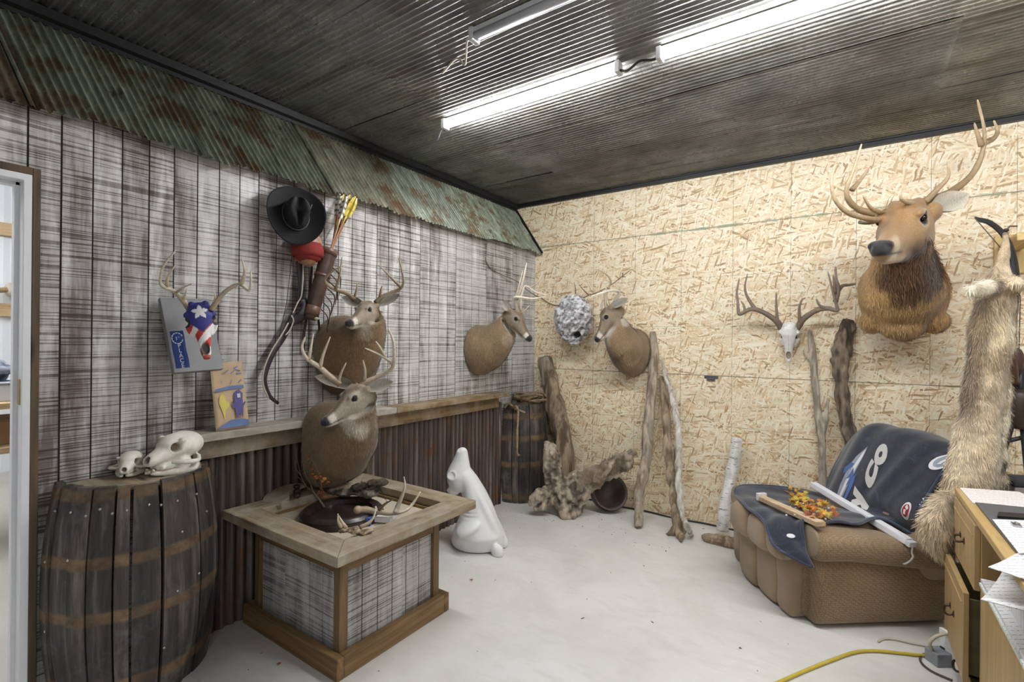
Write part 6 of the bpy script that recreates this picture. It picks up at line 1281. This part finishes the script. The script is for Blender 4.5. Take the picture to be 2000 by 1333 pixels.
for z0, z1, dx in ((.505, .765, 0), (.125, .488, -.032), (.02, .115, 0)):
    d = M(); d.box((DX-.016+dx, yB+.012, z0), (DX+.004+dx, yA-.004, z1)); dr_ = d.build('drawer', m_draw, dk, False, .003)
    if dx:
        d = M(); d.box((DX+.004+dx, yB+.03, z0+.02), (DX+.30+dx, yB+.045, z1-.03)); d.box((DX+.004+dx, yA-.045, z0+.02), (DX+.30+dx, yA-.03, z1-.03)); d.box((DX+.004+dx, yB+.03, z0+.02), (DX+.30+dx, yA-.03, z0+.03)); d.build('drawer_box', plain('plaid lining', (.13, .125, .06), .7, 0, .5, 25), dr_, False)
    zc, yc = (z0+z1)/2, (yA+yB)/2+.02; h = M(); x_ = DX-.016+dx
    h.tube(cr([V(x_, yc-.045, zc), V(x_-.02, yc-.043, zc-.008), V(x_-.026, yc, zc-.016), V(x_-.02, yc+.043, zc-.008), V(x_, yc+.045, zc)], 6), .0052, 8); h.ell((x_, yc-.045, zc), (.005, .012, .016)); h.ell((x_, yc+.045, zc), (.005, .012, .016)); h.build('handle', m_hd, dr_)
    g = M(); g.box((x_-.004, yB+.03, z1-.05), (x_, yA-.02, z1-.046)); g.build('bead', m_draw, dr_, False)
def papm(name, c, ink, lines=1.0):
    t = T(name); x, y, z = t.sep(t.co()); h = t.m('ADD', t.m('MULTIPLY', x, .8), t.m('MULTIPLY', y, .6)); k = t.m('ADD', t.m('MULTIPLY', x, -.6), t.m('MULTIPLY', y, .8))
    r = t.m('LESS_THAN', t.m('PINGPONG', k, .011), .0022); w = t.ramp(t.noise(t.xyz(t.m('MULTIPLY', h, 60), t.m('FLOOR', t.m('DIVIDE', k, .022)), 0), 1, 2, .6), [(.48, 0), (.52, 1)])
    return t.done(t.mix(t.m('MULTIPLY', t.m('MULTIPLY', r, w), .65*lines), c, ink), .5)
m_pap = papm('printed paper', (.80, .80, .81), (.12, .12, .15)); m_pap2 = papm('paper with red print', (.82, .80, .78), (.62, .16, .06), 1.2); m_papg = papm('green-edged paper', (.72, .76, .72), (.2, .4, .25))
m_fold = plain('dark grey folder', (.10, .105, .115), .45); m_bind = plain('black binder edge', (.015, .015, .017), .4)
def sheet(pts, z, mt, label, name='paper', cat='paper', th=.0025, curl=0, group=None):
    P = [onz(u, v, z) for u, v in pts]; t = thing(name, np.mean(P, 0)*V(1, 1, 0)+V(0, 0, z), label, cat, group); m = M(); n_ = 8
    f = lambda a, b: P[0]*(1-a)*(1-b)+P[1]*a*(1-b)+P[2]*a*b+P[3]*(1-a)*b
    G = np.array([[f(i/n_, j/n_)+V(0, 0, curl*((i/n_-.5)**2*4)) for j in range(n_+1)] for i in range(n_+1)]); m.grid(G+V(0, 0, th)); m.grid(G[:, ::-1]); R = np.concatenate([G[:, 0], G[-1, 1:], G[-2::-1, -1], G[0, -2:0:-1]]); m.rings([R, R+V(0, 0, th)], True, False); m.build('sheet', mt, t, False); return t
sheet([(1874, 954), (1990, 962), (2075, 1000), (1900, 984)], DZ_+.001, m_pap2, 'white paper with red print on the far end of the desk')
sheet([(1905, 984), (2040, 998), (2100, 1095), (1985, 1082)], DZ_+.001, m_fold, 'dark grey folder lying on the desk below the paper with red print', 'folder', 'folder', .006)
sheet([(1950, 1004), (2060, 1012), (2070, 1021), (1948, 1012)], DZ_+.009, m_bind, 'black pen case lying across the grey folder', 'pen_case', 'case', .008)
sheet([(1938, 1016), (2060, 1020), (2110, 1078), (1990, 1082)], DZ_+.010, m_pap, 'white clipped sheet on the grey folder at the right edge')
m = M(); c = onz(1985, 1026, DZ_+.016); m.obox(c, np.eye(3), (.012, .02, .004)); m.ell(c+V(0, 0, .006), (.006, .012, .006)); o_ = m.build('binder_clip', plain('steel clip', (.45, .45, .47), .3, .9), None, False); tag(o_, 'small steel clip on the white sheet at the right edge', 'clip')
sheet([(1930, 1113), (2010, 1070), (2090, 1140), (2010, 1140)], DZ_+.001, m_pap, 'white letter sticking out over the desk front, upper of the two loose letters', curl=.006)
# lower pile on a side tray in the knee space
tr = thing('side_tray', (3.2, -2.1, 0), 'wooden pedestal standing in the knee space of the desk, stacked with papers', 'pedestal'); zt_ = .585
m = M(); m.box((3.075, -2.70, .0), (3.45, -1.70, zt_)); m.build('body', m_desk, tr, False, .004)
for i, (dz, dx, mt, lb) in enumerate(((0, 0, m_papg, 'green-edged stack of papers on the pedestal, the bottom of the pile'), (.012, .006, m_pap, 'white stack of papers on the pedestal, on top of the green-edged stack'))):
    t = thing('paper_stack', (3.2, -2.1, zt_+dz), lb, 'papers'); m = M(); m.box((3.062+dx, -2.62, zt_+dz+.0005), (3.30, -1.74+.01*i, zt_+dz+.0115)); m.build('sheets', mt, t, False, .001)
sheet([(1915, 1178), (1957, 1124), (2080, 1150), (2060, 1215)], .72, m_pap, 'white printed letter above the paper pile, lower of the two loose letters', curl=.008)
bk_ = thing('book', (3.2, -2.12, .61), 'thick closed catalogue on the paper pile under the loose letter', 'book'); m = M(); m.box((3.10, -2.40, zt_+.0245), (3.32, -1.96, .718)); m.build('block', m_pap, bk_, False, .002)

# ---------------------------------------------------------------- cords and bits on the floor
cord('yellow_cable', [onz(u, v, .008) for u, v in ((1480, 1352), (1520, 1334), (1570, 1312), (1620, 1292), (1665, 1276), (1700, 1272), (1745, 1275), (1790, 1280), (1830, 1283))], .0075, plain('yellow rubber', (.58, .45, .06), .5), 'yellow extension cord curving across the pale floor')
cord('cable', [onz(u, v, .006) for u, v in ((1715, 1254), (1725, 1249), (1745, 1249), (1775, 1256), (1805, 1262), (1830, 1268))], .005, m_cordw, 'thin ivory cord with a loose end on the floor behind the yellow cord')
cord('cable', [onz(u, v, .006) for u, v in ((1860, 1330), (1820, 1312), (1800, 1296), (1798, 1284), (1808, 1278), (1830, 1282), (1850, 1290))], .005, plain('brown cord', (.10, .07, .05), .5), 'dark brown cord looping on the floor by the desk')
cord('cable', [onz(1820, 1270, .06), onz(1816, 1256, .10), onz(1828, 1244, .13), onz(1850, 1238, .14), onz(1864, 1236, .14)], .008, m_cordw, 'thick white cable rising from the clear power box beside the desk')
cord('cable', [V(.62, -.03, .008), V(.9, -.055, .008), V(1.2, -.04, .008), V(1.45, -.06, .008), V(1.7, -.04, .008), V(1.95, -.05, .008)], .0065, m_cordb, 'black cord lying along the foot of the back wall')
px = thing('power_box', onz(1838, 1285, 0), 'clear grey power adapter box on the floor beside the desk', 'adapter'); c = onz(1838, 1283, .03); m = M(); m.obox(c, [nrm((.8, .6, 0)), nrm((-.6, .8, 0)), (0, 0, 1)], (.05, .035, .03)); m.build('case', plain('grey plastic', (.30, .32, .36), .2, 0, .3, 40), px, False, .004)
m = M(); m.obox(c+V(.02, .03, .005), [nrm((.8, .6, 0)), nrm((-.6, .8, 0)), (0, 0, 1)], (.02, .012, .032)); m.build('socket_block', plain('dark plug', (.03, .03, .035), .4), px, False, .003)
wc = thing('box', onz(1850, 1260, 0), 'small white carton standing on the floor against the desk drawers', 'box'); c = onz(1856, 1275, .06); m = M(); m.obox(V(c[0], c[1], .075), [nrm((.8, .6, 0)), nrm((-.6, .8, 0)), (0, 0, 1)], (.008, .05, .074)); m.build('carton', m_wt, wc, False, .002)
m = M(); rs = np.random.RandomState(77); cl = M()
for i in range(110):
    if i < 60: c = V(.3+2.3*rs.rand(), -3.6+3.3*rs.rand(), .003)
    else: c = V(.15+1.6*rs.rand(), -.75+.65*rs.rand()**2, .003)
    if bx0-.03 < c[0] < bx1+.03 and by0-.03 < c[1] < by1+.03: continue
    a = rs.rand()*PI; s_ = .004+.010*rs.rand()**3; d1 = V(math.cos(a), math.sin(a), .15); d2 = V(-math.sin(a), math.cos(a), .1); cl.add([c-d1*s_, c+d2*s_*.4, c+d1*s_, c-d2*s_*.3+V(0, 0, .002)], [(0, 1, 2, 3)], [(.10, .075, .05), (.05, .04, .03), (.22, .15, .09)][i % 3])
o_ = cl.build('debris', m_paint, None, False, solid=.001); tag(o_, 'scattered bark crumbs and grit on the pale concrete floor', 'debris'); o_['kind'] = 'stuff'
for (u, v) in ((921, 1133), (545, 1297)):
    c = onz(u, v, .006); lf = thing('dry_leaf', c*V(1, 1, 0), 'curled dry leaf on the floor ' + ('right of the display table' if u > 800 else 'left of the display table'), 'leaf'); m = M(); m.add([c+V(.018*x, .018*y, .006*(x*x+y*y)) for x, y in lob], [tuple(range(16))], (.36, .14, .06)); m.build('blade', m_paint, lf, False, solid=.001)

# ---------------------------------------------------------------- the shop beyond the doorway
sh = thing('shelving', (-2.3, -3.45, 0), 'wooden shelving with boxes seen through the doorway', 'shelf')
for z in (.72, 1.02):
    m = M(); m.box((-2.8, -3.72, z-.02), (-2.0, -3.2, z+.02)); m.build('board', m_pine, sh, False, .003)
for x, y in ((-2.78, -3.7), (-2.04, -3.7), (-2.78, -3.24), (-2.04, -3.24)): m = M(); m.box((x-.02, y-.02, 0), (x+.02, y+.02, 1.25)); m.build('post', m_pine, sh, False, .002)
for nm, lo, hi, c, lb in (('cardboard_box', (-2.5, -3.68, .7405), (-2.15, -3.3, .90), (.45, .30, .16), 'brown cardboard box on the lower shelf seen through the doorway'), ('plastic_bin', (-2.55, -3.66, 1.0405), (-2.12, -3.35, 1.16), (.55, .58, .62), 'pale plastic bin on the upper shelf seen through the doorway')):
    t = thing(nm, ((lo[0]+hi[0])/2, (lo[1]+hi[1])/2, lo[2]), lb, 'box'); m = M(); m.box(lo, hi); m.build('body', plain(nm, c, .6), t, False, .006); m = M(); m.box((lo[0]-.006, lo[1]-.006, hi[2]), (hi[0]+.006, hi[1]+.006, hi[2]+.012)); m.build('lid', plain(nm+' lid', [x*.85 for x in c], .6), t, False, .004)
tt = thing('clothes_heap', (-2.35, -3.5, 1.172), 'heap of dark and blue cloth on the plastic bin seen through the doorway', 'cloth'); m = M()
for i, (c, r_) in enumerate((((-2.4, -3.5, 1.22), (.14, .12, .06)), ((-2.28, -3.48, 1.25), (.11, .12, .05)), ((-2.33, -3.52, 1.29), (.12, .1, .04)))): m.ell(c, r_)
r = rough(m, .015, .018, 16, 3, [(.05, .06, .10), (.35, .38, .45)]); r.build('cloth', m_paint, tt)
at = thing('antlers', ony(5, 500, -3.45), 'pair of antlers on the far shop wall seen through the doorway', 'antlers'); m = M()
c0 = V(-4.9, -2.95, 2.0)
for sg in (-1, 1):
    m.tube(cr([c0, c0+V(.15, sg*.22, -.02), c0+V(.25, sg*.36, .15), c0+V(.28, sg*.34, .45)], 6), [.03, .026, .012], 8, (.42, .28, .16)); m.tube(cr([c0+V(.12, sg*.18, -.02), c0+V(.25, sg*.2, .2)], 5), [.018, .006], 7, (.42, .28, .16))
m.ell(c0, (.06, .05, .08), col=(.6, .5, .4)); m.build('beam', m_antler, at)
